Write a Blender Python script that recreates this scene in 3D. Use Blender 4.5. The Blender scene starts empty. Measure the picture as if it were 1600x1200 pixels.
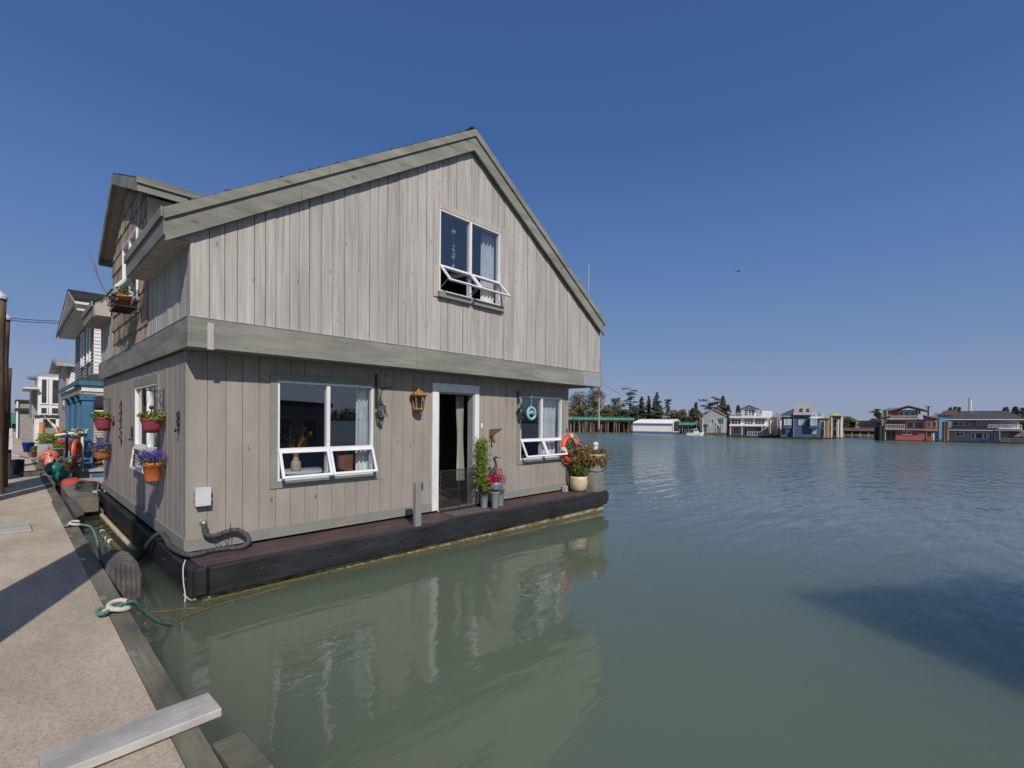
import bpy, bmesh, math, random
from mathutils import Vector, Matrix
random.seed(7)
C = bpy.context.scene.collection
S = bpy.context.scene
R = math.radians

# ------------------------------------------------------------------ camera
# site frame: X runs along the front wall of the floating house, Y back along its side, Z up, water at z = 0
YAW = 43.32130022583751
FPX, HY, ROLL = 741.7856, 662.992, 0.012685
CAM = Vector((-1.4466, -6.5254, 1.9360))
cam_d = bpy.data.cameras.new('camera')
cam = bpy.data.objects.new('camera', cam_d); C.objects.link(cam); S.camera = cam
cam_d.sensor_fit = 'HORIZONTAL'; cam_d.sensor_width = 36.0
cam_d.lens = 36.0 * FPX / 1600.0
cam_d.shift_y = (HY - 600.0) / 1600.0
cam_d.clip_start = 0.05; cam_d.clip_end = 4000
cam.matrix_world = Matrix.Translation(CAM) @ Matrix.Rotation(R(YAW - 90), 4, 'Z') @ Matrix.Rotation(R(90), 4, 'X') @ Matrix.Rotation(ROLL, 4, 'Z')

# ------------------------------------------------------------------ light
SUN_DIR = Vector((0.43, 1.0, -0.87)).normalized()      # the way the light travels
elev = math.asin(-SUN_DIR.z)
az = math.atan2(-SUN_DIR.x, -SUN_DIR.y)                # azimuth of the sun, clockwise from +Y
w = bpy.data.worlds.new('World'); S.world = w; w.use_nodes = True
nt = w.node_tree; nt.nodes.clear()
sky = nt.nodes.new('ShaderNodeTexSky'); sky.sky_type = 'NISHITA'; sky.sun_disc = False
sky.sun_elevation = elev; sky.sun_rotation = az
sky.altitude = 0; sky.air_density = 1.0; sky.dust_density = 0.6; sky.ozone_density = 3.0
bg = nt.nodes.new('ShaderNodeBackground'); bg.inputs[1].default_value = 1.0
wo = nt.nodes.new('ShaderNodeOutputWorld')
# clear late-summer sky: the physical sky blended with an elevation gradient (deep blue overhead, pale lavender at the horizon)
wtc = nt.nodes.new('ShaderNodeTexCoord'); wsx = nt.nodes.new('ShaderNodeSeparateXYZ'); wrp = nt.nodes.new('ShaderNodeValToRGB')
nt.links.new(wtc.outputs['Generated'], wsx.inputs[0]); nt.links.new(wsx.outputs['Z'], wrp.inputs[0])
while len(wrp.color_ramp.elements) < 6: wrp.color_ramp.elements.new(0.5)
for e, (p_, c_) in zip(wrp.color_ramp.elements, ((0.0, (0.315, 0.385, 0.56)), (0.05, (0.295, 0.37, 0.57)), (0.16, (0.19, 0.30, 0.56)), (0.32, (0.112, 0.23, 0.525)), (0.50, (0.062, 0.152, 0.42)), (1.0, (0.035, 0.085, 0.26)))):
    e.position = p_; e.color = (*c_, 1)
wsc = nt.nodes.new('ShaderNodeVectorMath'); wsc.operation = 'SCALE'; wsc.inputs[3].default_value = 0.07
wmx = nt.nodes.new('ShaderNodeMixRGB'); wmx.inputs[0].default_value = 0.82
nt.links.new(sky.outputs[0], wsc.inputs[0]); nt.links.new(wsc.outputs[0], wmx.inputs[1]); nt.links.new(wrp.outputs[0], wmx.inputs[2])
wdt = nt.nodes.new('ShaderNodeVectorMath'); wdt.operation = 'DOT_PRODUCT'; wdt.inputs[1].default_value = tuple(-SUN_DIR)   # paler sky round the sun
wcl = nt.nodes.new('ShaderNodeMath'); wcl.operation = 'MAXIMUM'; wcl.inputs[1].default_value = 0.0
wpw = nt.nodes.new('ShaderNodeMath'); wpw.operation = 'POWER'; wpw.inputs[1].default_value = 2.5
wgl = nt.nodes.new('ShaderNodeVectorMath'); wgl.operation = 'SCALE'; wgl.inputs[0].default_value = (0.26, 0.27, 0.25)
wad = nt.nodes.new('ShaderNodeVectorMath'); wad.operation = 'ADD'
nt.links.new(wtc.outputs['Generated'], wdt.inputs[0]); nt.links.new(wdt.outputs['Value'], wcl.inputs[0]); nt.links.new(wcl.outputs[0], wpw.inputs[0]); nt.links.new(wpw.outputs[0], wgl.inputs[3])
nt.links.new(wmx.outputs[0], wad.inputs[0]); nt.links.new(wgl.outputs[0], wad.inputs[1])
nt.links.new(wad.outputs[0], bg.inputs[0]); nt.links.new(bg.outputs[0], wo.inputs[0])
sd = bpy.data.lights.new('sun', 'SUN'); sd.energy = 4.5; sd.angle = R(0.5); sd.color = (1.0, 0.93, 0.84)
sun = bpy.data.objects.new('sun', sd); C.objects.link(sun)
sun.rotation_euler = SUN_DIR.to_track_quat('-Z', 'Y').to_euler()
S.view_settings.view_transform = 'Standard'; S.view_settings.look = 'None'
S.view_settings.exposure = -0.17; S.view_settings.gamma = 1.0
S.render.engine = 'CYCLES'
S.cycles.max_bounces = 8; S.cycles.transparent_max_bounces = 16

# ------------------------------------------------------------------ materials
def lin(r, g, b):
    f = lambda c: (c/255/12.92) if c/255 <= 0.04045 else ((c/255+0.055)/1.055)**2.4
    return (f(r), f(g), f(b))
_M = {}
def pbr(name, col, rough=0.7, col2=None, scale=(6, 6, 6), island=0.0, bump=0.0, metallic=0.0, detail=4.0, spec=0.3, grain=None, knots=False, coat=0.0, ramp=(0.35, 0.65), hue=0.0, trans=0.0, stain=None):
    """procedural surface: noise between two colours, an optional stretched grain, per-island variation and bump"""
    m = bpy.data.materials.new(name); m.use_nodes = True; n = m.node_tree.nodes; l = m.node_tree.links
    b = n['Principled BSDF']; b.inputs['Roughness'].default_value = rough; b.inputs['Metallic'].default_value = metallic
    b.inputs['Specular IOR Level'].default_value = spec
    if coat: b.inputs['Coat Weight'].default_value = coat
    tc = n.new('ShaderNodeTexCoord'); mp = n.new('ShaderNodeMapping'); mp.inputs['Scale'].default_value = scale
    l.new(tc.outputs['Object'], mp.inputs[0])
    vec = mp.outputs[0]
    geo = n.new('ShaderNodeNewGeometry')
    if island:                                       # shift the texture for each board, leaf or tile
        ad = n.new('ShaderNodeVectorMath'); ad.operation = 'ADD'
        sc = n.new('ShaderNodeVectorMath'); sc.operation = 'SCALE'; sc.inputs[3].default_value = 1.0
        cb = n.new('ShaderNodeCombineXYZ'); mu = n.new('ShaderNodeMath'); mu.operation = 'MULTIPLY'; mu.inputs[1].default_value = 37.0
        l.new(geo.outputs['Random Per Island'], mu.inputs[0])
        for k in range(3): l.new(mu.outputs[0], cb.inputs[k])
        l.new(mp.outputs[0], ad.inputs[0]); l.new(cb.outputs[0], ad.inputs[1]); vec = ad.outputs[0]
    nz = n.new('ShaderNodeTexNoise'); nz.inputs['Scale'].default_value = 1.0; nz.inputs['Detail'].default_value = detail; nz.inputs['Roughness'].default_value = 0.6
    l.new(vec, nz.inputs['Vector'])
    c2 = col2 or tuple(c*0.75 for c in col)
    rp = n.new('ShaderNodeValToRGB'); e = rp.color_ramp.elements
    e[0].position = ramp[0]; e[0].color = (*c2, 1); e[1].position = ramp[1]; e[1].color = (*col, 1)
    l.new(nz.outputs['Fac'], rp.inputs[0]); out = rp.outputs[0]
    hgt = nz.outputs['Fac']
    if grain:                                        # (scale vector, strength)
        m2 = n.new('ShaderNodeMapping'); m2.inputs['Scale'].default_value = grain[0]
        l.new(tc.outputs['Object'], m2.inputs[0])
        n2 = n.new('ShaderNodeTexNoise'); n2.inputs['Scale'].default_value = 1.0; n2.inputs['Detail'].default_value = 5; n2.inputs['Roughness'].default_value = 0.7
        if island:
            a2 = n.new('ShaderNodeVectorMath'); a2.operation = 'ADD'; l.new(m2.outputs[0], a2.inputs[0]); l.new(cb.outputs[0], a2.inputs[1]); l.new(a2.outputs[0], n2.inputs['Vector'])
        else: l.new(m2.outputs[0], n2.inputs['Vector'])
        r2 = n.new('ShaderNodeMapRange'); r2.inputs[1].default_value = 0.3; r2.inputs[2].default_value = 0.7
        r2.inputs[3].default_value = 1 - grain[1]; r2.inputs[4].default_value = 1 + grain[1]*0.45
        l.new(n2.outputs['Fac'], r2.inputs[0])
        mx = n.new('ShaderNodeVectorMath'); mx.operation = 'SCALE'; l.new(out, mx.inputs[0]); l.new(r2.outputs[0], mx.inputs[3]); out = mx.outputs[0]
        hgt = n2.outputs['Fac']
    if knots:
        m3 = n.new('ShaderNodeMapping'); m3.inputs['Scale'].default_value = knots
        l.new(tc.outputs['Object'], m3.inputs[0])
        a3 = n.new('ShaderNodeVectorMath'); a3.operation = 'ADD'; l.new(m3.outputs[0], a3.inputs[0])
        if island: l.new(cb.outputs[0], a3.inputs[1])
        vo = n.new('ShaderNodeTexVoronoi'); vo.inputs['Scale'].default_value = 1.0; l.new(a3.outputs[0], vo.inputs['Vector'])
        r3 = n.new('ShaderNodeMapRange'); r3.inputs[1].default_value = 0.03; r3.inputs[2].default_value = 0.11; r3.inputs[3].default_value = 0.42; r3.inputs[4].default_value = 1.0
        l.new(vo.outputs['Distance'], r3.inputs[0])
        mx = n.new('ShaderNodeVectorMath'); mx.operation = 'SCALE'; l.new(out, mx.inputs[0]); l.new(r3.outputs[0], mx.inputs[3]); out = mx.outputs[0]
    if stain:                                        # broad weathering patches
        m5 = n.new('ShaderNodeMapping'); m5.inputs['Scale'].default_value = stain[0]; l.new(tc.outputs['Object'], m5.inputs[0])
        n5 = n.new('ShaderNodeTexNoise'); n5.inputs['Scale'].default_value = 1.0; n5.inputs['Detail'].default_value = 5; n5.inputs['Roughness'].default_value = 0.65; l.new(m5.outputs[0], n5.inputs['Vector'])
        r5 = n.new('ShaderNodeMapRange'); r5.inputs[1].default_value = 0.34; r5.inputs[2].default_value = 0.60; r5.inputs[3].default_value = 1-stain[1]; r5.inputs[4].default_value = 1.03
        l.new(n5.outputs['Fac'], r5.inputs[0]); mx = n.new('ShaderNodeVectorMath'); mx.operation = 'SCALE'; l.new(out, mx.inputs[0]); l.new(r5.outputs[0], mx.inputs[3]); out = mx.outputs[0]
    if island:
        mr = n.new('ShaderNodeMapRange'); mr.inputs[3].default_value = 1 - island; mr.inputs[4].default_value = 1 + island
        l.new(geo.outputs['Random Per Island'], mr.inputs[0])
        mx = n.new('ShaderNodeVectorMath'); mx.operation = 'SCALE'; l.new(out, mx.inputs[0]); l.new(mr.outputs[0], mx.inputs[3]); out = mx.outputs[0]
        if hue:
            hs = n.new('ShaderNodeHueSaturation'); h2 = n.new('ShaderNodeMapRange'); h2.inputs[3].default_value = 0.5-hue; h2.inputs[4].default_value = 0.5+hue
            m9 = n.new('ShaderNodeMath'); m9.operation = 'MULTIPLY'; m9.inputs[1].default_value = 7.31; f9 = n.new('ShaderNodeMath'); f9.operation = 'FRACT'
            l.new(geo.outputs['Random Per Island'], m9.inputs[0]); l.new(m9.outputs[0], f9.inputs[0]); l.new(f9.outputs[0], h2.inputs[0]); l.new(h2.outputs[0], hs.inputs['Hue']); l.new(out, hs.inputs['Color']); out = hs.outputs[0]
    l.new(out, b.inputs['Base Color'])
    if bump:
        bp = n.new('ShaderNodeBump'); bp.inputs['Strength'].default_value = bump; bp.inputs['Distance'].default_value = 0.01
        l.new(hgt, bp.inputs['Height']); l.new(bp.outputs[0], b.inputs['Normal'])
    if trans:
        b.inputs['Subsurface Weight'].default_value = 0
        tr = n.new('ShaderNodeBsdfTranslucent'); l.new(out, tr.inputs[0]); mxs = n.new('ShaderNodeMixShader'); mxs.inputs[0].default_value = trans
        l.new(b.outputs[0], mxs.inputs[1]); l.new(tr.outputs[0], mxs.inputs[2]); l.new(mxs.outputs[0], n['Material Output'].inputs[0])
    _M[name] = m
    return m

TAUPE = (0.315, 0.283, 0.252); GREY_TRIM = (0.23, 0.235, 0.205)
M_low = pbr('painted_siding', TAUPE, 0.75, tuple(c*0.86 for c in TAUPE), (3, 3, 0.9), island=0.035, bump=0.25, grain=((60, 60, 2.2), 0.06), knots=(5, 5, 2.3), stain=((2.2, 2.2, 0.7), 0.10))
M_up = pbr('weathered_boards', (0.46, 0.435, 0.405), 0.85, (0.315, 0.295, 0.275), (28, 28, 0.9), island=0.075, bump=0.5, grain=((110, 110, 2.2), 0.17), knots=(7, 7, 3.2), ramp=(0.25, 0.62), stain=((3.0, 3.0, 0.45), 0.16))
M_trimH = pbr('weathered_trim', (0.275, 0.27, 0.235), 0.8, (0.165, 0.17, 0.15), (0.8, 0.8, 7), bump=0.4, grain=((2, 2, 60), 0.18), knots=(1.6, 1.6, 5), ramp=(0.3, 0.66), stain=((0.9, 0.9, 3.5), 0.22))
M_trimP = pbr('painted_trim', GREY_TRIM, 0.7, tuple(c*0.88 for c in GREY_TRIM), (3, 3, 3), bump=0.15, grain=((12, 12, 12), 0.06))
M_white = pbr('white_vinyl', (0.72, 0.72, 0.72), 0.35, (0.66, 0.66, 0.66), (4, 4, 4), spec=0.5)
M_whitewood = pbr('white_painted_wood', (0.70, 0.70, 0.71), 0.5, (0.60, 0.60, 0.60), (5, 5, 3), bump=0.1)
M_soffit = pbr('soffit_boards', (0.44, 0.40, 0.36), 0.8, (0.34, 0.31, 0.28), (5, 5, 5), bump=0.2, grain=((40, 4, 4), 0.12))
M_roof = pbr('dark_shingles', (0.055, 0.055, 0.06), 0.9, (0.02, 0.02, 0.022), (14, 14, 14), island=0.25, bump=0.7)
M_shingle = pbr('cedar_shingles', (0.37, 0.30, 0.225), 0.85, (0.20, 0.155, 0.115), (9, 9, 2.0), island=0.32, bump=0.6, grain=((50, 50, 2), 0.3), hue=0.02, ramp=(0.28, 0.62))
M_beam = pbr('black_painted_timber', (0.030, 0.031, 0.037), 0.55, (0.016, 0.017, 0.020), (2, 2, 9), bump=0.5, grain=((3, 3, 50), 0.35), spec=0.4, stain=((1.2, 1.2, 5), 0.35))
M_deck = pbr('maroon_deck_coating', (0.105, 0.064, 0.066), 0.62, (0.062, 0.042, 0.045), (1.6, 5, 3), bump=0.5, grain=((1.5, 22, 4), 0.25))
M_hull = pbr('stained_concrete_float', (0.36, 0.31, 0.21), 0.9, (0.11, 0.085, 0.035), (4, 4, 9), bump=0.8, grain=((5, 5, 28), 0.35), ramp=(0.36, 0.6))
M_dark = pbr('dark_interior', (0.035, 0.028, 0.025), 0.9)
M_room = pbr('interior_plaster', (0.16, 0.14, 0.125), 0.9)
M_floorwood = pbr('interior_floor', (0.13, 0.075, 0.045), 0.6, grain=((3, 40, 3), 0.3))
M_black = pbr('black_metal', (0.02, 0.02, 0.021), 0.5, (0.035, 0.03, 0.028), (20, 20, 20), spec=0.5, bump=0.2)
M_galv = pbr('galvanised_metal', (0.45, 0.45, 0.45), 0.45, (0.3, 0.3, 0.3), (25, 25, 25), metallic=0.6)
M_rust = pbr('rusted_copper', (0.38, 0.21, 0.07), 0.7, (0.11, 0.05, 0.025), (35, 35, 35), bump=0.6, ramp=(0.42, 0.58))
M_curtain = pbr('curtain_cloth', (0.86, 0.85, 0.82), 0.9, (0.70, 0.69, 0.66), (8, 8, 2), trans=0.12)
M_dimcurtain = pbr('grey_green_curtain', (0.38, 0.39, 0.34), 0.9, (0.20, 0.21, 0.18), (30, 30, 1))
M_orange = pbr('lifebuoy_orange', (0.62, 0.085, 0.02), 0.45, (0.45, 0.06, 0.02), (9, 9, 9), spec=0.5)
M_terra = pbr('orange_plastic', (0.52, 0.155, 0.045), 0.5, (0.34, 0.095, 0.03), (12, 12, 30), bump=0.3)
M_clay = pbr('terracotta_clay', (0.42, 0.16, 0.075), 0.8, (0.28, 0.10, 0.05), (14, 14, 14), bump=0.3)
M_pink = pbr('magenta_glazed_basket', (0.32, 0.055, 0.09), 0.5, (0.17, 0.03, 0.05), (10, 10, 50), bump=0.7)
M_leaf = pbr('green_leaves', (0.13, 0.19, 0.035), 0.6, (0.05, 0.09, 0.018), (20, 20, 20), island=0.4, hue=0.03, trans=0.3)
M_leafy = pbr('lime_leaves', (0.20, 0.27, 0.04), 0.6, (0.11, 0.17, 0.03), (20, 20, 20), island=0.35, hue=0.03, trans=0.3)
M_leafo = pbr('olive_red_leaves', (0.20, 0.20, 0.06), 0.7, (0.24, 0.09, 0.045), (12, 12, 12), island=0.45, hue=0.05, trans=0.3)
M_purple = pbr('violet_petals', (0.16, 0.075, 0.52), 0.6, (0.09, 0.04, 0.33), (20, 20, 20), island=0.4, hue=0.03, trans=0.2)
M_mauve = pbr('mauve_dry_petals', (0.26, 0.17, 0.32), 0.7, (0.16, 0.12, 0.14), (20, 20, 20), island=0.4, hue=0.04, trans=0.2)
M_red = pbr('crimson_heather', (0.48, 0.03, 0.07), 0.6, (0.28, 0.02, 0.05), (20, 20, 20), island=0.4, hue=0.03, trans=0.2)
M_flame = pbr('orange_petals', (0.75, 0.13, 0.02), 0.6, (0.6, 0.05, 0.01), (20, 20, 20), island=0.3, hue=0.02, trans=0.2)
M_yellow = pbr('yellow_petals', (0.75, 0.42, 0.03), 0.6, (0.6, 0.25, 0.02), (20, 20, 20), island=0.3, trans=0.2)
M_whitep = pbr('white_petals', (0.75, 0.74, 0.7), 0.6, (0.6, 0.6, 0.5), (20, 20, 20), island=0.2, trans=0.2)
M_potgrey = pbr('grey_plastic', (0.30, 0.31, 0.33), 0.5, (0.26, 0.27, 0.29), (5, 5, 5))
M_cream = pbr('cream_glazed_pot', (0.60, 0.50, 0.33), 0.4, (0.50, 0.40, 0.25), (6, 6, 6), spec=0.5)
M_tarp = pbr('grey_green_tarpaulin', (0.20, 0.21, 0.18), 0.8, (0.14, 0.145, 0.125), (4, 4, 4), bump=0.8)
M_soil = pbr('potting_soil', (0.035, 0.025, 0.018), 1.0, bump=0.8)
M_conduit = pbr('grey_wrapped_hose', (0.085, 0.08, 0.082), 0.6, (0.04, 0.038, 0.04), (30, 30, 30), bump=0.8)
M_concrete = pbr('exposed_aggregate', (0.50, 0.425, 0.335), 0.95, (0.31, 0.255, 0.195), (70, 70, 70), bump=0.9, grain=((1.6, 0.7, 1), 0.30), detail=8, ramp=(0.3, 0.54), knots=(26, 26, 26), stain=((0.9, 0.35, 1), 0.16))
M_edge = pbr('green_grey_timber', (0.20, 0.19, 0.145), 0.85, (0.12, 0.12, 0.09), (3, 1.2, 3), bump=0.5, grain=((40, 1.5, 40), 0.25), stain=((3, 0.8, 3), 0.3))
M_plank = pbr('bleached_plank', (0.46, 0.44, 0.41), 0.85, (0.30, 0.285, 0.27), (3, 3, 3), bump=0.4, grain=((4, 60, 4), 0.15))
M_pile = pbr('creosoted_pile', (0.20, 0.125, 0.085), 0.9, (0.055, 0.04, 0.032), (7, 7, 0.8), bump=0.9, grain=((35, 35, 1.2), 0.35), ramp=(0.38, 0.62))
M_rubber = pbr('worn_rubber', (0.12, 0.112, 0.112), 0.85, (0.065, 0.06, 0.06), (8, 8, 8), bump=0.5)
M_rope = pbr('teal_rope', (0.12, 0.26, 0.22), 0.8, (0.06, 0.15, 0.125), (90, 90, 90), bump=0.8)
M_ropew = pbr('white_rope', (0.62, 0.60, 0.54), 0.8, (0.42, 0.40, 0.35), (90, 90, 90), bump=0.8)
M_algae = pbr('weedy_rope', (0.16, 0.13, 0.05), 0.9, (0.07, 0.06, 0.03), (40, 40, 40), bump=0.8)
M_blue = pbr('blue_porch_paint', (0.055, 0.150, 0.255), 0.6, (0.045, 0.125, 0.215), (3, 3, 6), bump=0.15, grain=((3, 3, 30), 0.08))
M_teal = pbr('green_buoy_vinyl', (0.012, 0.13, 0.10), 0.4, (0.01, 0.10, 0.08), (5, 5, 5), spec=0.5)
M_buoyo = pbr('orange_buoy_vinyl', (0.62, 0.11, 0.04), 0.4, (0.5, 0.19, 0.11), (5, 5, 5), spec=0.5)
M_buoyp = pbr('pink_buoy_vinyl', (0.62, 0.16, 0.13), 0.45, (0.55, 0.22, 0.18), (5, 5, 5), spec=0.5)
M_redp = pbr('faded_red_paint', (0.42, 0.06, 0.035), 0.6, (0.30, 0.05, 0.04), (7, 7, 7))
M_clap = pbr('white_clapboard', (0.66, 0.65, 0.62), 0.7, (0.56, 0.55, 0.52), (3, 3, 3))
M_gclap = pbr('grey_clapboard', (0.30, 0.285, 0.27), 0.8, (0.22, 0.205, 0.19), (3, 3, 8))
M_steel = pbr('weathered_zinc', (0.40, 0.42, 0.45), 0.5, (0.32, 0.34, 0.36), (5, 5, 5), metallic=0.3)
M_turq = pbr('turquoise_glaze', (0.05, 0.42, 0.52), 0.35, (0.30, 0.55, 0.60), (14, 14, 14), spec=0.5)
M_box = pbr('white_powder_coat', (0.56, 0.56, 0.57), 0.45, (0.50, 0.50, 0.50), (6, 6, 6), spec=0.5)

def glass_mat(name, tint, rough=0.02, see=0.6, ior=2.05, gc=(0.95, 0.97, 1.0)):
    m = bpy.data.materials.new(name); m.use_nodes = True; n = m.node_tree.nodes; l = m.node_tree.links
    n.remove(n['Principled BSDF'])
    fr = n.new('ShaderNodeFresnel'); fr.inputs[0].default_value = ior
    gl = n.new('ShaderNodeBsdfGlossy'); gl.inputs['Roughness'].default_value = rough; gl.inputs[0].default_value = (*gc, 1)
    tr = n.new('ShaderNodeBsdfTransparent'); tr.inputs[0].default_value = (*[see*c for c in tint], 1)
    mx = n.new('ShaderNodeMixShader'); ge = n.new('ShaderNodeNewGeometry'); iv = n.new('ShaderNodeMath'); iv.operation = 'SUBTRACT'; iv.inputs[0].default_value = 1.0; ml = n.new('ShaderNodeMath'); ml.operation = 'MULTIPLY'
    l.new(ge.outputs['Backfacing'], iv.inputs[1]); l.new(iv.outputs[0], ml.inputs[0]); l.new(fr.outputs[0], ml.inputs[1]); l.new(ml.outputs[0], mx.inputs[0]); l.new(tr.outputs[0], mx.inputs[1]); l.new(gl.outputs[0], mx.inputs[2])
    l.new(mx.outputs[0], n['Material Output'].inputs[0])
    return m
M_glass = glass_mat('window_glass', (0.92, 0.96, 1.0), see=0.90, ior=2.5)
M_sash = glass_mat('sash_glass', (0.95, 0.97, 1.0), see=0.95, ior=1.55, gc=(0.8, 0.8, 0.76))
def dark_glass(name, col):
    m = bpy.data.materials.new(name); m.use_nodes = True; b = m.node_tree.nodes['Principled BSDF']
    n = m.node_tree.nodes; l = m.node_tree.links
    tc = n.new('ShaderNodeTexCoord'); nz = n.new('ShaderNodeTexNoise'); nz.inputs['Scale'].default_value = 0.8
    rp = n.new('ShaderNodeValToRGB'); rp.color_ramp.elements[0].position = 0.4; rp.color_ramp.elements[1].position = 0.6
    rp.color_ramp.elements[0].color = (*[c*0.5 for c in col], 1); rp.color_ramp.elements[1].color = (*col, 1)
    l.new(tc.outputs['Object'], nz.inputs[0]); l.new(nz.outputs['Fac'], rp.inputs[0]); l.new(rp.outputs[0], b.inputs['Base Color'])
    b.inputs['Roughness'].default_value = 0.05; b.inputs['Specular IOR Level'].default_value = 0.8
    return m
M_pane = dark_glass('far_window_glass', (0.05, 0.065, 0.08))

# ------------------------------------------------------------------ mesh builder
class MB:
    def __init__(s): s.v = []; s.f = []; s.M = None; s.starts = []
    def add(s, vs, fs):
        k = len(s.v); s.starts.append((k, len(s.f)))
        if s.M is not None: vs = [s.M @ Vector(v) for v in vs]
        s.v += [tuple(v) for v in vs]; s.f += [tuple(i+k for i in f) for f in fs]
    def box(s, x0, x1, y0, y1, z0, z1):
        s.add([(x0,y0,z0),(x1,y0,z0),(x1,y1,z0),(x0,y1,z0),(x0,y0,z1),(x1,y0,z1),(x1,y1,z1),(x0,y1,z1)],
              [(3,2,1,0),(4,5,6,7),(0,1,5,4),(1,2,6,5),(2,3,7,6),(3,0,4,7)])
    def cbox(s, x0, x1, y0, y1, z0, z1, c=0.01):        # box with small chamfers on all edges
        bm = bmesh.new(); bmesh.ops.create_cube(bm, size=1)
        for v in bm.verts: v.co = Vector(((x0+x1)/2+v.co.x*(x1-x0), (y0+y1)/2+v.co.y*(y1-y0), (z0+z1)/2+v.co.z*(z1-z0)))
        bmesh.ops.bevel(bm, geom=list(bm.edges), offset=c, segments=1, affect='EDGES')
        bm.verts.index_update(); s.add([v.co.copy() for v in bm.verts], [[v.index for v in f.verts] for f in bm.faces]); bm.free()
    def prism(s, poly, a, b):                            # poly: list of 3-D points, extruded from offset a to offset b
        a = Vector(a); b = Vector(b); n = len(poly)
        vs = [Vector(q)+a for q in poly] + [Vector(q)+b for q in poly]
        s.add(vs, [tuple(range(n-1, -1, -1)), tuple(range(n, 2*n))] + [(i, (i+1) % n, n+(i+1) % n, n+i) for i in range(n)])
    def tube(s, pts, r, n=8, caps=True):
        pts = [Vector(q) for q in pts]; rs = r if isinstance(r, (list, tuple)) else [r]*len(pts)
        rings = []; up = Vector((0, 0, 1))
        for i, q in enumerate(pts):
            t = (pts[min(i+1, len(pts)-1)] - pts[max(i-1, 0)])
            t = t.normalized() if t.length > 1e-9 else Vector((0, 0, 1))
            a = t.cross(up) if abs(t.dot(up)) < 0.95 else t.cross(Vector((1, 0, 0)))
            a.normalize(); b = t.cross(a); up = -b if b.dot(up) < 0 else b
            a = t.cross(up).normalized(); b = a.cross(t)
            rings.append([q + (a*math.cos(2*math.pi*k/n) + b*math.sin(2*math.pi*k/n))*rs[i] for k in range(n)])
        vs = [v for rg in rings for v in rg]; fs = []
        for i in range(len(pts)-1):
            for k in range(n): fs.append((i*n+k, i*n+(k+1) % n, (i+1)*n+(k+1) % n, (i+1)*n+k))
        if caps: fs += [tuple(range(n-1, -1, -1)), tuple(range((len(pts)-1)*n, len(pts)*n))]
        s.add(vs, fs)
    def lathe(s, prof, c=(0, 0, 0), n=20):               # prof: (radius, z)
        vs = []; fs = []
        for r, z in prof:
            for k in range(n): vs.append((c[0]+r*math.cos(2*math.pi*k/n), c[1]+r*math.sin(2*math.pi*k/n), c[2]+z))
        for i in range(len(prof)-1):
            for k in range(n): fs.append((i*n+k, i*n+(k+1) % n, (i+1)*n+(k+1) % n, (i+1)*n+k))
        if prof[0][0] > 0: fs.append(tuple(range(n-1, -1, -1)))
        if prof[-1][0] > 0: fs.append(tuple(range((len(prof)-1)*n, len(prof)*n)))
        s.add(vs, fs)
    def ball(s, c, r, n=14, sq=(1, 1, 1)):
        m = n//2; vs = []; fs = []
        for i in range(m+1):
            t = math.pi*i/m
            for k in range(n): vs.append((c[0]+sq[0]*r*math.sin(t)*math.cos(2*math.pi*k/n), c[1]+sq[1]*r*math.sin(t)*math.sin(2*math.pi*k/n), c[2]+sq[2]*r*math.cos(t)))
        for i in range(m):
            for k in range(n): fs.append((i*n+k, (i+1)*n+k, (i+1)*n+(k+1) % n, i*n+(k+1) % n))
        s.add(vs, fs)
    def torus(s, c, R0, r, axis='Y', n=32, m=10, a0=0, a1=2*math.pi):
        pts = []; full = abs(a1-a0-2*math.pi) < 1e-6
        for k in range(n+1):
            t = a0+(a1-a0)*k/n; u, v = R0*math.cos(t), R0*math.sin(t)
            pts.append({'Y': (c[0]+u, c[1], c[2]+v), 'Z': (c[0]+u, c[1]+v, c[2]), 'X': (c[0], c[1]+u, c[2]+v)}[axis])
        c3 = Vector(c); ax = {'X': Vector((1,0,0)), 'Y': Vector((0,1,0)), 'Z': Vector((0,0,1))}[axis]
        vs = []; fs = []
        for k in range(n+1):
            p = Vector(pts[k]); d = (p-c3).normalized()
            for j in range(m):
                q = 2*math.pi*j/m; vs.append(p+(d*math.cos(q)+ax*math.sin(q))*r)
        for k in range(n):
            for j in range(m): fs.append((k*m+j, k*m+(j+1) % m, (k+1)*m+(j+1) % m, (k+1)*m+j))
        s.add(vs, fs)
    def leaves(s, c, rad, n, size, sq=(1, 1, 1), up=0.2, thin=0.5, shell=0.4, pts=None):
        c = Vector(c)
        for _ in range(n):
            d = Vector((random.gauss(0, 1), random.gauss(0, 1), random.gauss(0, 1)))
            if d.length < 1e-6: continue
            d.normalize(); q = c + Vector((d.x*sq[0], d.y*sq[1], d.z*sq[2]))*rad*(shell+(1-shell)*random.random())
            nrm = (d + Vector((random.uniform(-1, 1), random.uniform(-1, 1), random.uniform(-1, 1)+up))*0.9).normalized()
            a = nrm.orthogonal().normalized(); a.rotate(Matrix.Rotation(random.random()*6.28, 3, nrm)); b = nrm.cross(a)
            z = size*random.uniform(0.6, 1.35)
            s.add([q-a*z*0.5, q-b*z*thin*0.5+a*0.05*z, q+a*z*0.5, q+b*z*thin*0.5+a*0.05*z], [(0, 1, 2, 3)])
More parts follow.
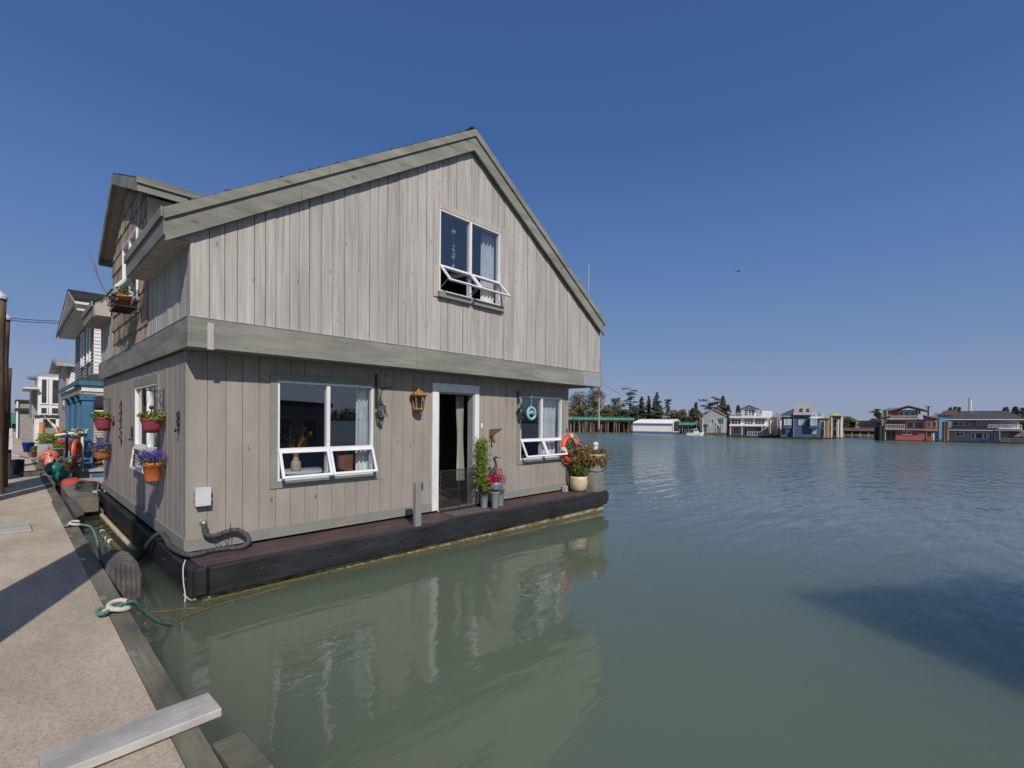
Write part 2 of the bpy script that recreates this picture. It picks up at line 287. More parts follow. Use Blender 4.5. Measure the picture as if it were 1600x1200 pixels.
    def rope(s, pts, r, pitch=0.09, n=6, strands=3):      # laid rope: strands wound round the path
        P = [Vector(q) for q in pts]; L_ = [0.0]
        for a, b in zip(P, P[1:]): L_.append(L_[-1]+(b-a).length)
        m = max(8, int(L_[-1]/(pitch/7))); ctr = []; j = 0
        for i in range(m+1):
            d = L_[-1]*i/m
            while j < len(P)-2 and L_[j+1] < d: j += 1
            f = (d-L_[j])/max(1e-6, L_[j+1]-L_[j]); ctr.append((P[j].lerp(P[j+1], min(1, f)), d))
        for k in range(strands):
            q = []; up = Vector((0, 0, 1))
            for i, (c, d) in enumerate(ctr):
                t = (ctr[min(i+1, m)][0]-ctr[max(i-1, 0)][0]); t = t.normalized() if t.length > 1e-9 else Vector((1, 0, 0))
                a = up - t*up.dot(t); a = a.normalized() if a.length > 1e-3 else t.orthogonal().normalized(); up = a; b = t.cross(a)
                w_ = 2*math.pi*(d/pitch+k/strands); q.append(c+(a*math.cos(w_)+b*math.sin(w_))*r*0.52)
            s.tube(q, r*0.56, n)
    def each(s, name, mat, parent=None, smooth=False):    # every piece its own object
        out = []; bounds = s.starts + [(len(s.v), len(s.f))]
        for (v0, f0), (v1, f1) in zip(bounds, bounds[1:]):
            m = MB(); m.v = s.v[v0:v1]; m.f = [tuple(i-v0 for i in f) for f in s.f[f0:f1]]; out.append(m.build(name, mat, parent, smooth))
        return out
    def build(s, name, mat, parent=None, smooth=False, mats=None):
        me = bpy.data.meshes.new(name); me.from_pydata(s.v, [], s.f); me.materials.append(mat)
        if smooth: me.polygons.foreach_set('use_smooth', [True]*len(me.polygons))
        me.update(); o = bpy.data.objects.new(name, me); C.objects.link(o)
        if parent is not None: o.parent = parent
        return o

# house frame: the floating house lists by about half a degree
hx = Vector((1, 0, 0.010787)).normalized(); hy_ = Vector((0, 1, 0.005)); hy_ = (hy_ - hx*hy_.dot(hx)).normalized(); hz = hx.cross(hy_)
MH = Matrix(((hx.x, hy_.x, hz.x, 0), (hx.y, hy_.y, hz.y, 0), (hx.z, hy_.z, hz.z, 0.4105), (0, 0, 0, 1)))
def tag(o, label, cat, group=None, kind=None):
    if label: o['label'] = label
    if cat: o['category'] = cat
    if group: o['group'] = group
    if kind: o['kind'] = kind
    return o
def thing(name, label, cat, loc=(0, 0, 0), rz=0.0, group=None, H=False):
    o = bpy.data.objects.new(name, None); C.objects.link(o); o.empty_display_size = 0.1
    m = Matrix.Translation(Vector(loc)) @ Matrix.Rotation(rz, 4, 'Z')
    o.matrix_world = (MH @ m) if H else m
    return tag(o, label, cat, group)
def structure(o): o['kind'] = 'structure'; return o
def dup(root, loc, rz=0.0, label=None, H=False, sc=1.0):
    def cp(o, par):
        c = o.copy(); C.objects.link(c)
        if par is not None: c.parent = par
        for ch in kids.get(o, []): cp(ch, c)
        return c
    kids = {}
    st = [root]
    while st:
        q = st.pop(); kids[q] = list(q.children); st += kids[q]
    r = cp(root, None)
    m = Matrix.Translation(Vector(loc)) @ Matrix.Rotation(rz, 4, 'Z') @ Matrix.Scale(sc, 4)
    r.matrix_world = (MH @ m) if H else m
    if label: r['label'] = label
    return r
def spline(pts, k=6):                                   # Catmull-Rom
    P = [Vector(q) for q in pts]; P = [P[0]*2-P[1]] + P + [P[-1]*2-P[-2]]; out = []
    for i in range(1, len(P)-2):
        for j in range(k):
            t = j/k; a, b, c, d = P[i-1], P[i], P[i+1], P[i+2]
            out.append(0.5*((2*b)+(c-a)*t+(2*a-5*b+4*c-d)*t*t+(3*b-a-3*c+d)*t**3))
    out.append(P[-2]); return out

# ------------------------------------------------------------------ water
def water():
    m = bpy.data.materials.new('river_water'); m.use_nodes = True; n = m.node_tree.nodes; l = m.node_tree.links
    b = n['Principled BSDF']; b.inputs['Roughness'].default_value = 0.012; b.inputs['IOR'].default_value = 1.40
    b.inputs['Specular IOR Level'].default_value = 0.5
    tc = n.new('ShaderNodeTexCoord')
    nz = n.new('ShaderNodeTexNoise'); nz.inputs['Scale'].default_value = 0.12; nz.inputs['Detail'].default_value = 3
    l.new(tc.outputs['Object'], nz.inputs[0])
    rp = n.new('ShaderNodeValToRGB'); rp.color_ramp.elements[0].position = 0.35; rp.color_ramp.elements[1].position = 0.68
    rp.color_ramp.elements[0].color = (0.088, 0.118, 0.084, 1); rp.color_ramp.elements[1].color = (0.106, 0.138, 0.096, 1)
    l.new(nz.outputs['Fac'], rp.inputs[0]); l.new(rp.outputs[0], b.inputs['Base Color'])
    # sheltered and calm beside the houses, ruffled by the breeze out on the open river
    dsx = n.new('ShaderNodeVectorMath'); dsx.operation = 'DISTANCE'; dsx.inputs[1].default_value = (2.2, -1.5, 0.0); l.new(tc.outputs['Object'], dsx.inputs[0])
    far = n.new('ShaderNodeMapRange'); far.inputs[1].default_value = 3.5; far.inputs[2].default_value = 20.0; far.inputs[3].default_value = 0.015; far.inputs[4].default_value = 1.0
    l.new(dsx.outputs['Value'], far.inputs[0])
    rg = n.new('ShaderNodeMapRange'); rg.inputs[1].default_value = 9.0; rg.inputs[2].default_value = 70.0; rg.inputs[3].default_value = 0.012; rg.inputs[4].default_value = 0.24
    l.new(dsx.outputs['Value'], rg.inputs[0]); l.new(rg.outputs[0], b.inputs['Roughness'])
    far2 = n.new('ShaderNodeMapRange'); far2.inputs[1].default_value = 3.6; far2.inputs[2].default_value = 8.5; far2.inputs[3].default_value = 0.0; far2.inputs[4].default_value = 1.0; l.new(dsx.outputs['Value'], far2.inputs[0])
    def layer(sc, rot, dist, strength, detail, breeze=0, fm=None):
        mp = n.new('ShaderNodeMapping'); mp.inputs['Scale'].default_value = sc; mp.inputs['Rotation'].default_value = (0, 0, R(rot))
        l.new(tc.outputs['Object'], mp.inputs[0])
        z = n.new('ShaderNodeTexNoise'); z.inputs['Scale'].default_value = 1; z.inputs['Detail'].default_value = detail; z.inputs['Distortion'].default_value = 0.6
        l.new(mp.outputs[0], z.inputs['Vector'])
        bp = n.new('ShaderNodeBump'); bp.inputs['Strength'].default_value = strength; bp.inputs['Distance'].default_value = dist
        l.new(z.outputs['Fac'], bp.inputs['Height'])
        if breeze:
            mm = n.new('ShaderNodeMath'); mm.operation = 'MULTIPLY'; mm.inputs[1].default_value = breeze; l.new((fm or far).outputs[0], mm.inputs[0]); l.new(mm.outputs[0], bp.inputs['Strength'])
        return bp
    b1 = layer((0.55, 1.5, 1), 20, 0.05, 0.30, 2.0)
    b2 = layer((2.6, 6.5, 1), 25, 0.012, 0.30, 3.0)
    b3 = layer((0.9, 2.6, 1), 35, 0.09, 0.5, 3.0, 0.9); b4 = layer((5.5, 9, 1), 15, 0.014, 0.5, 2.0, 1.0); b5 = layer((0.25, 1.25, 1), 33, 0.085, 0.5, 2.0, 0.85, far2); b6 = layer((0.8, 3.6, 1), 28, 0.045, 0.5, 2.0, 0.8, far2)
    l.new(b1.outputs[0], b2.inputs['Normal']); l.new(b2.outputs[0], b3.inputs['Normal']); l.new(b3.outputs[0], b4.inputs['Normal']); l.new(b4.outputs[0], b5.inputs['Normal']); l.new(b5.outputs[0], b6.inputs['Normal']); l.new(b6.outputs[0], b.inputs['Normal'])
    b.subsurface_method = 'BURLEY'; b.inputs['Subsurface Weight'].default_value = 1.0; b.inputs['Subsurface Radius'].default_value = (0.8, 1.0, 0.9); b.inputs['Subsurface Scale'].default_value = 2.3
    mb = MB(); mb.add([(-1500, -1500, 0), (1500, -1500, 0), (1500, 1500, 0), (-1500, 1500, 0)], [(0, 1, 2, 3)])
    o = structure(mb.build('water', m)); return o
water()
# ================================================================== the floating house (house frame)
HO = thing('floating_house', 'large grey board-clad floating house with gabled roof, moored beside the concrete dock', 'house', H=True)
W1, W2, WD = (0.98, 2.37, 0.73, 2.05), (5.69, 7.06, 0.74, 2.05), (3.61, 4.44, -0.02, 2.03)
WU = (3.34, 4.73, 3.63, 4.96)
WL = (1.44, 3.15, 0.72, 2.03)                          # on the side wall, in Y
WN = (2.70, 4.02, 3.35, 4.46)                          # dormer window, in Y
XL, XR, YB, BY = -0.03, 8.07, 6.94, -0.34
RPX, RPZ = 4.01, 6.48                                  # ridge
SL = 0.633
OHX_ = -0.29
def roofz(x): return RPZ - SL*abs(x-RPX)

def panels(mb, u0, u1, z0, z1, holes, put):            # wall sheet decomposed round its openings
    us = sorted({u0, u1, *[h[0] for h in holes], *[h[1] for h in holes]}); us = [u for u in us if u0 <= u <= u1]
    for a, b in zip(us, us[1:]):
        zz = [(z0, z1)]
        for h in holes:
            if h[0] < (a+b)/2 < h[1]: zz = [q for lo, hi in zz for q in ((lo, min(hi, h[2])), (max(lo, h[3]), hi)) if q[1]-q[0] > 1e-4]
        for lo, hi in zz: put(a, b, lo, hi)
def boards(u0, u1, z0, ztop, holes, put, wmin, wmax, gap, seed):
    rnd = random.Random(seed); u = u0
    while u < u1-0.01:
        wd = rnd.uniform(wmin, wmax); e = min(u+wd, u1)
        if u1-e < wmin*0.5: e = u1
        cuts = sorted({u, e, *[h[k] for h in holes for k in (0, 1) if u < h[k] < e]})
        for a, b in zip(cuts, cuts[1:]):
            b2 = b-gap if b == e else b
            zz = [(z0 + rnd.uniform(0, 0.004), None)]
            for h in holes:
                if h[0] < (a+b)/2 < h[1]: zz = [(z0, h[2]), (h[3], None)]
            for lo, hi in zz: put(a, b2, lo, hi, ztop, rnd)
        u = e
# --- lower walls
lw = MB()
def putF(a, b, lo, hi, zt, rnd):
    d = rnd.uniform(0, 0.004); lw.box(a, b, -0.022-d, -0.002, lo, hi if hi is not None else zt)
boards(0.0, 7.33, 0.02, 2.335, [W1, W2, WD], putF, 0.185, 0.205, 0.006, 3)
def putL(a, b, lo, hi, zt, rnd):
    d = rnd.uniform(0, 0.006); lw.box(-0.022-d, -0.002, a, b, lo, hi if hi is not None else zt)
boards(0.0, YB, 0.02, 2.335, [WL], putL, 0.09, 0.2, 0.007, 5)
lw.box(-0.03, -0.001, -0.028, 0.06, 0.02, 2.335)       # corner board
lw.box(7.332, 7.35, 0, YB, 0.02, 2.335)
WALL = lw.build('wall', M_low, HO)
sh = MB()
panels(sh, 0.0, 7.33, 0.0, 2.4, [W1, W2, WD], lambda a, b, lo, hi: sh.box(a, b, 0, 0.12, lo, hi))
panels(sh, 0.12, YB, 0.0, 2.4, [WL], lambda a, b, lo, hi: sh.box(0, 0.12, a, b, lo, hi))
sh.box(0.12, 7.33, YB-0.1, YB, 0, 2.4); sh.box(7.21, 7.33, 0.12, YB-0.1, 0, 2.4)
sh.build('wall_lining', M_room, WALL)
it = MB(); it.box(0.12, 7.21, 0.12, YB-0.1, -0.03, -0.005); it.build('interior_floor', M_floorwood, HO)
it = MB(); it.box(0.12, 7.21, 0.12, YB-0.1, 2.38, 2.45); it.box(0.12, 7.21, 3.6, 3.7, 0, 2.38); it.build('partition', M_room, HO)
bt = MB()
bt.box(0.03, 3.47, -0.042, -0.024, 0.0, 0.135); bt.box(4.55, 7.33, -0.042, -0.024, 0.0, 0.135); bt.box(-0.05, -0.03, -0.042, YB, 0.0, 0.15); bt.box(-0.03, 0.03, -0.042, -0.029, 0, 0.135)
bt.each('base_board', M_trimP, HO)

# --- upper storey
up = MB()
def putU(a, b, lo, hi, zt, rnd):
    d = rnd.uniform(0, 0.010)
    if hi is None:
        za, zb = roofz(a)-0.10, roofz(b)-0.10
        poly = [(a, 0, lo), (b, 0, lo), (b, 0, zb), (a, 0, za)]
        if a < RPX < b: poly = [(a, 0, lo), (b, 0, lo), (b, 0, zb), (RPX, 0, roofz(RPX)-0.10), (a, 0, za)]
        up.prism(poly, (0, BY-0.02-d, 0), (0, BY, 0))
    else: up.box(a, b, BY-0.02-d, BY, lo, hi)
boards(XL, XR, 2.64, 0, [WU], putU, 0.115, 0.20, 0.008, 11)
up.prism([(OHX_, 0, 3.47), (XL-0.035, 0, 3.47), (XL-0.035, 0, 3.72), (OHX_, 0, 3.56)], (0, BY-0.03, 0), (0, BY-0.001, 0))
def putUL(a, b, lo, hi, zt, rnd):
    d = rnd.uniform(0, 0.008); up.box(XL-0.02-d, XL, a, b, lo, zt)
boards(BY, 1.955, 2.64, 3.5, [], putUL, 0.09, 0.16, 0.007, 12)
boards(5.42, 7.0, 2.64, 3.5, [], putUL, 0.09, 0.16, 0.007, 13)
up.box(XR-0.001, XR+0.018, BY, 7.0, 2.64, 3.85)
up.box(XL-0.034, XL+0.001, BY-0.034, BY+0.07, 2.645, 3.62)
UW = up.build('upper_wall', M_up, HO)
ul = MB()
panels(ul, XL+0.002, XR-0.002, 2.45, 3.62, [(WU[0], WU[1], WU[2], 9)], lambda a, b, lo, hi: ul.box(a, b, BY+0.002, BY+0.1, lo, hi))
zs = [(3.34-4.01)*0, 0]
def gp(x0, x1, z0):
    poly = [(x0, 0, z0), (x1, 0, z0), (x1, 0, roofz(x1)-0.14)] + ([(RPX, 0, roofz(RPX)-0.14)] if x0 < RPX < x1 else []) + [(x0, 0, roofz(x0)-0.14)]
    ul.prism(poly, (0, BY+0.002, 0), (0, BY+0.1, 0))
gp(XL+0.002, WU[0], 3.62); gp(WU[1], XR-0.002, 3.62); gp(WU[0], WU[1], WU[3])
ul.box(XL+0.002, XL+0.1, BY+0.1, 1.96, 2.45, 3.6); ul.box(XL+0.002, XL+0.1, 5.41, 7.0, 2.45, 3.6); ul.box(XR-0.1, XR-0.002, BY+0.1, 7.0, 2.45, 3.7)
ul.box(XL+0.1, XR-0.1, 6.9, 7.0, 2.45, 3.7); ul.prism([(XL, 0, 3.7), (XR, 0, 3.7), (RPX, 0, RPZ-0.15)], (0, 6.9, 0), (0, 7.0, 0))
ul.box(XL+0.1, XR-0.1, 3.3, 3.4, 2.5, 4.6)
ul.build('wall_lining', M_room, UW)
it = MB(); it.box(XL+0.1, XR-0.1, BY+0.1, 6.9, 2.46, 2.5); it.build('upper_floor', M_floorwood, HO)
# --- belt board with soffit
bb = MB()
for a, b in ((XL-0.03, 2.9), (2.905, 5.6), (5.605, 7.35), (7.355, XR+0.01)): bb.box(a, b, BY-0.062, BY-0.022, 2.335, 2.66)
bb.box(XL-0.065, XL-0.028, BY-0.062, 3.3, 2.335, 2.66); bb.box(XL-0.065, XL-0.028, 3.305, 7.03, 2.335, 2.66); bb.box(XR+0.01, XR+0.045, BY-0.062, 7.0, 2.335, 2.66)
BB = bb.each('belt_board', M_trimH, HO)[0]
b2 = MB(); b2.box(0.09, 0.155, BY-0.078, BY-0.0625, 2.32, 2.615); b2.build('repair_strip', M_up, BB)
b2 = MB(); b2.box(XL-0.02, XR, BY-0.068, BY-0.022, 2.662, 2.668); b2.box(XL-0.07, XL-0.028, BY-0.068, 7.0, 2.662, 2.668); b2.each('drip_flashing', M_galv, BB)
b2 = MB(); b2.box(7.36, XR-0.03, BY-0.066, BY-0.0625, 2.345, 2.65); b2.build('metal_patch', M_steel, BB)
sf = MB(); sf.box(XL-0.028, XR+0.01, BY-0.02, 0.0, 2.337, 2.36); sf.box(7.33, XR, 0.0, 7.0, 2.337, 2.36); sf.each('soffit', M_trimP, HO)

# --- roof
def shingles(mb, O, U, V, W, L, row, tw, th, seed):
    """courses of tiles over a slope: O origin at the eave, U along the eave (W long), V up the slope (L long)"""
    rnd = random.Random(seed); O = Vector(O); U = Vector(U).normalized(); V = Vector(V).normalized(); N = U.cross(V)
    if N.z < 0: N = -N
    k = 0; v = 0.0
    while v < L-0.02:
        v1 = min(v+row*1.15, L); u = -rnd.random()*tw
        while u < W:
            a, b = max(u, 0), min(u+tw*rnd.uniform(0.7, 1.2), W)
            if b-a > 0.01:
                q = [O+U*a+V*v, O+U*b+V*v, O+U*b+V*v1, O+U*a+V*v1]; t0 = th*rnd.uniform(0.8, 1.4)
                mb.add([p for p in q] + [q[0]+N*t0, q[1]+N*t0, q[2]+N*0.004, q[3]+N*0.004], [(4, 5, 6, 7), (0, 1, 5, 4), (1, 2, 6, 5), (3, 0, 4, 7)])
            u = b if b > u else u+tw
        v += row; k += 1
rf = MB()
tv = Vector((0, 0, -0.07))
OHX = -0.30; EZ = roofz(OHX)
def slab(mb, pts, t): mb.prism(pts, (0, 0, 0), (0, 0, -t))
slab(rf, [(0.0, BY-0.1, roofz(0)), (RPX, BY-0.1, RPZ), (RPX, 7.3, RPZ), (0.0, 7.3, roofz(0))], 0.06)
slab(rf, [(OHX, BY-0.1, EZ), (0.0, BY-0.1, roofz(0)), (0.0, 1.84, roofz(0)), (OHX, 1.84, EZ)], 0.06)
slab(rf, [(OHX, 5.5, EZ), (0.0, 5.5, roofz(0)), (0.0, 7.3, roofz(0)), (OHX, 7.3, EZ)], 0.06)
slab(rf, [(XR+0.04, BY-0.1, roofz(XR+0.04)), (RPX, BY-0.1, RPZ), (RPX, 7.3, RPZ), (XR+0.04, 7.3, roofz(XR+0.04))], 0.06)
RF = rf.build('roof', M_trimP, HO)
rs = MB(); Ls = math.hypot(RPX-OHX, (RPX-OHX)*SL)
shingles(rs, (OHX-0.02, BY-0.115, EZ+0.0-0.0127), (0, 1, 0), (1, 0, SL), 1.98, Ls, 0.14, 0.28, 0.018, 1)
shingles(rs, (OHX-0.02, 5.47, EZ-0.0127), (0, 1, 0), (1, 0, SL), 1.83, Ls, 0.14, 0.28, 0.018, 2)
shingles(rs, (0.0, 1.865, roofz(0)), (0, 1, 0), (1, 0, SL), 3.605, Ls-0.36, 0.14, 0.28, 0.018, 4)
shingles(rs, (XR+0.06, BY-0.115, roofz(XR+0.06)), (0, 1, 0), (-1, 0, SL), 7.4, 4.78, 0.14, 0.28, 0.018, 3)
rs.box(RPX-0.06, RPX+0.06, BY-0.12, 7.3, RPZ+0.0, RPZ+0.035)
rs.build('shingles', M_roof, RF)
# rake boards: a narrow top board over a wide lower one
rk = MB()
def rake(x0, x1, top, bot, y0, y1):
    rk.prism([(x0, 0, roofz(x0)-top), (x1, 0, roofz(x1)-top), (x1, 0, roofz(x1)-bot), (x0, 0, roofz(x0)-bot)], (0, y0, 0), (0, y1, 0))
Yf = BY-0.1
for a, b in ((OHX-0.02, 1.45), (1.455, RPX), (RPX, 6.15), (6.155, XR+0.05)):
    rake(a, b, -0.002, 0.115, Yf-0.05, Yf-0.021)
for a, b in ((OHX-0.003, 1.1), (1.105, RPX), (RPX, 5.5), (5.505, XR+0.04)):
    rake(a, b, 0.09, 0.345, Yf-0.021, Yf+0.02)
RK = rk.each('rake_board', M_trimH, HO)
ff = MB()
for y0, y1 in ((Yf-0.05, 1.84), (5.5, 7.3)):
    ff.box(OHX-0.045, OHX-0.021, y0+0.03, y1, EZ-0.10, EZ+0.0); ff.box(OHX-0.02, OHX+0.0, y0+0.03, y1, EZ-0.285, EZ-0.08)
ff.each('eave_fascia', M_trimH, RF)
ff = MB()
for y0, y1 in ((BY-0.03, 1.84), (5.531, 7.28)): ff.box(OHX, XL-0.001, y0, y1, EZ-0.285, EZ-0.265)
rk2 = [(OHX, EZ-0.285)]
ff.box(OHX+0.0, XL, 1.82, 1.838, EZ-0.265, EZ-0.06)
ff.prism([(OHX+0.0, 0, EZ-0.264), (XL-0.035, 0, EZ-0.264), (XL-0.035, 0, roofz(XL)-0.062), (OHX+0.0, 0, EZ-0.064)], (0, 5.502, 0), (0, 5.53, 0))
ff.each('eave_soffit', M_soffit, RF)

# --- dormer
DY0, DY1, DPY, DPZ, DSL = 1.96, 5.30, 3.74, 5.57, 0.46
DN, DF = 0.37, 0.53                                    # near and far pitch
DM = MB()
DX = XL-0.02
def dtop(y): return DPZ-0.16-(DN if y < DPY else DF)*abs(y-DPY)
dl = MB()
panels(dl, DY0, DY1, 2.5, 4.46, [(WN[0], WN[1], WN[2], 9)], lambda a, b, lo, hi: dl.box(DX+0.002, DX+0.09, a, b, lo, hi))
dl.prism([(0, DY0, 4.46), (0, DY1, 4.46), (0, DY1, dtop(DY1)), (0, DPY, dtop(DPY)), (0, DY0, dtop(DY0))], (DX+0.002, 0, 0), (DX+0.09, 0, 0))
dl.box(DX+0.09, 1.4, DY0, DY0+0.08, 3.6, 4.66); dl.box(DX+0.09, 1.4, DY1-0.08, DY1, 3.6, 4.66)
DORM = dl.build('dormer', M_room, HO)
ds = MB(); rnd = random.Random(21); z = 2.64; course = 0.262
while z < 5.4:
    y = DY0 - rnd.random()*0.1
    while y < DY1:
        a, b = max(y, DY0), min(y+rnd.uniform(0.08, 0.2), DY1)
        if b-a > 0.015:
            segs = [(a, b)]
            if z+0.12 > WN[2]-0.02 and z+0.05 < WN[3]:
                segs = [q for q in ((a, min(b, WN[0]-0.0)), (max(a, WN[1]), b)) if q[1]-q[0] > 0.012]
            for p, q in segs:
                zt = z+course*1.04; lim = min(dtop(p), dtop(q))
                z0 = z - rnd.uniform(0, 0.012)
                if z0 > lim-0.02: continue
                zt2 = min(zt, lim+0.02); t = rnd.uniform(0.016, 0.03)
                ds.add([(DX-t, p+0.002, z0), (DX-t, q-0.002, z0), (DX-0.004, q-0.002, zt2), (DX-0.004, p+0.002, zt2), (DX+0.001, p+0.002, z0), (DX+0.001, q-0.002, z0), (DX+0.001, q-0.002, zt2), (DX+0.001, p+0.002, zt2)],
                       [(0, 1, 2, 3), (4, 5, 1, 0), (1, 5, 6, 2), (4, 0, 3, 7), (3, 2, 6, 7)])
        y = b if b > y else y+0.1
    z += course
ds.build('shingle_cladding', M_shingle, DORM)
dsd = MB()
for k in range(5): dsd.add([(DX-0.02, DY0-0.03, 3.7+k*0.2), (1.4, DY0-0.03, 3.7+k*0.2), (1.4, DY0-0.008, 3.9+k*0.2), (DX-0.02, DY0-0.008, 3.9+k*0.2), (DX-0.02, DY0-0.001, 3.7+k*0.2), (1.4, DY0-0.001, 3.7+k*0.2)], [(0, 1, 2, 3), (4, 5, 1, 0)])
dsd.build('side_cladding', M_clap, DORM)
dr = MB(); DXO = -0.22
def dz(y): return DPZ-(DN if y < DPY else DF)*abs(y-DPY)
for s_, ye in ((1, 1.54), (-1, 5.50)):
    slab(dr, [(DXO, ye, dz(ye)), (2.8, ye, dz(ye)), (2.8, DPY, DPZ), (DXO, DPY, DPZ)], 0.05)
DR = dr.build('dormer_roof', M_soffit, HO)
dr = MB()
shingles(dr, (DXO-0.02, 1.52, dz(1.52)), (1, 0, 0), (0, 1, DN), 2.9, 2.36, 0.13, 0.28, 0.018, 8)
shingles(dr, (DXO-0.02, 5.52, dz(5.52)), (1, 0, 0), (0, -1, DF), 2.9, 2.0, 0.13, 0.28, 0.018, 9)
dr.build('shingles', M_roof, DR)
dr = MB()
for y0, y1 in ((1.50, DPY), (DPY, 5.50)):
    dr.prism([(0, y0, dz(y0)+0.0), (0, y1, dz(y1)+0.0), (0, y1, dz(y1)-0.17), (0, y0, dz(y0)-0.17)], (DXO-0.03, 0, 0), (DXO, 0, 0))
dr.box(DXO-0.03, 1.7, 1.47, 1.499, dz(1.54)-0.19, dz(1.54)-0.002); dr.box(DXO-0.045, 1.7, 1.44, 1.469, dz(1.54)-0.09, dz(1.54)+0.0)
dr.box(DXO-0.03, 1.6, 5.501, 5.53, dz(5.5)-0.19, dz(5.5)-0.002)
dr.each('dormer_fascia', M_trimH, DR)

# --- windows
def winframe(nx0, nx1, nz0, nz1, zmid, um, y, name, trim, trim_w, awn, awn_out, side=False, mull=True, trimmat=None):
    """slider over awning window; side=True builds on the X=const wall. Coordinates u along wall, z up."""
    def bx(mb, u0, u1, d0, d1, z0, z1):
        if side: mb.box(y+d0, y+d1, u0, u1, z0, z1)
        else: mb.box(u0, u1, y+d0, y+d1, z0, z1)
    f = MB(); t = 0.028
    for z0, z1 in ((nz0, nz0+t), (zmid-0.018, zmid+0.018), (nz1-t, nz1)): bx(f, nx0+t, nx1-t, -0.035, 0.05, z0, z1)
    bx(f, nx0, nx0+t, -0.035, 0.05, nz0, nz1); bx(f, nx1-t, nx1, -0.035, 0.05, nz0, nz1)
    if mull: bx(f, um-0.024, um+0.024, -0.033, 0.048, nz0+t, zmid-0.018); bx(f, um-0.024, um+0.024, -0.033, 0.048, zmid+0.018, nz1-t)
    F = f.build('window', M_white, HO)
    g = MB()
    for a, b in ((nx0+t, um-0.024), (um+0.024, nx1-t)): bx(g, a, b, 0.006, 0.011, zmid+0.018, nz1-t)
    g.build('pane', M_glass, F)
    if trim:
        tm = MB(); l, r, b_, tp = trim
        bx(tm, l, nx0, -0.043, -0.0225, b_, tp); bx(tm, nx1, r, -0.043, -0.0225, b_, tp)
        bx(tm, nx0, nx1, -0.043, -0.0225, nz1, tp); bx(tm, nx0, nx1, -0.043, -0.0225, b_, nz0)
        tm.build('window_trim', trimmat or M_trimP, F)
    # awning sashes, hinged at zmid and pushed out at the bottom
    Lz = zmid-0.02-nz0-0.012; a = awn_out
    for u0, u1 in (((nx0+0.008, um-0.004), (um+0.004, nx1-0.008)) if awn else ()):
        s = MB(); gl = MB(); tt = 0.034
        for mb_, parts in ((s, [(u0, u1, 0, tt), (u0, u1, Lz-tt, Lz), (u0, u0+tt, tt, Lz-tt), (u1-tt, u1, tt, Lz-tt)]), (gl, [(u0+tt, u1-tt, tt, Lz-tt)])):
            th0, th1 = (0, 0.026) if mb_ is s else (0.010, 0.015)
            for p0, p1, q0, q1 in parts:
                def P(u, q, d):
                    o_ = -(q*math.sin(a)+d*math.cos(a))-0.036; z_ = zmid-0.02 - q*math.cos(a) + d*math.sin(a)
                    return (y+o_, u, z_) if side else (u, y+o_, z_)
                vs = [P(p0, q0, th0), P(p1, q0, th0), P(p1, q1, th0), P(p0, q1, th0), P(p0, q0, th1), P(p1, q0, th1), P(p1, q1, th1), P(p0, q1, th1)]
                mb_.add(vs, [(3,2,1,0),(4,5,6,7),(0,1,5,4),(1,2,6,5),(2,3,7,6),(3,0,4,7)])
        s.build('sash', M_white, F); gl.build('sash_pane', M_sash, F)
        st = MB()
        for u in (u0+0.02, u1-0.02):
            p0 = (u, y-0.02, nz0+0.05); p1 = (u, y-0.036-Lz*0.8*math.sin(a), zmid-0.02-Lz*0.8*math.cos(a))
            if side: p0 = (p0[1], p0[0], p0[2]); p1 = (p1[1], p1[0], p1[2])
            st.tube([p0, p1], 0.005, 5)
        st.each('stay', M_galv, F)
    return F
F1 = winframe(*W1, 1.14, 1.67, -0.0, 'w1', (0.89, 2.47, 0.64, 2.14), 0.1, True, R(21))
F2 = winframe(*W2, 1.15, 6.38, -0.0, 'w2', (5.60, 7.14, 0.65, 2.15), 0.1, True, R(27))
F3 = winframe(*WU, 4.05, 4.02, BY, 'wu', (3.23, 4.83, 3.53, 5.05), 0.1, True, R(43), trimmat=M_up)
F4 = winframe(*WL, 1.10, 2.21, -0.0, 'wl', (1.40, 3.20, 0.64, 2.14), 0.1, True, R(7), side=True)
F5 = winframe(*WN, 3.82, 3.36, DX, 'wn', None, 0, True, R(38), side=True)
sl = MB(); sl.box(3.30, 3.98, BY-0.10, BY-0.035, 3.53, 3.62); sl.box(4.05, 4.77, BY-0.10, BY-0.035, 3.53, 3.62); sl.each('sill', M_trimP, F3)

# --- door
dc = MB()
dc.box(3.48, 3.61, -0.046, -0.0225, 0.0, 2.03); dc.box(4.44, 4.545, -0.046, -0.0225, 0.0, 2.03); dc.box(3.48, 4.545, -0.048, -0.0225, 2.03, 2.175)
DC = dc.each('door_casing', M_whitewood, HO)[0]
dj = MB(); dj.box(3.611, 3.64, -0.02, 0.12, -0.01, 2.03); dj.box(4.41, 4.439, -0.02, 0.12, -0.01, 2.03); dj.box(3.64, 4.41, -0.02, 0.12, 2.0, 2.029); dj.box(3.6, 4.44, -0.06, 0.12, -0.03, -0.012)
dj.build('door_jamb', M_potgrey, DC)
dd = MB(); dd.box(3.60, 3.636, 0.125, 0.93, 0.01, 1.99); DD = dd.build('door', M_whitewood, HO)
kn = MB(); kn.ball((3.68, 0.86, 0.98), 0.03); kn.tube([(3.68, 0.86, 0.98), (3.637, 0.86, 0.98)], 0.012); kn.build('handle', M_galv, DD)

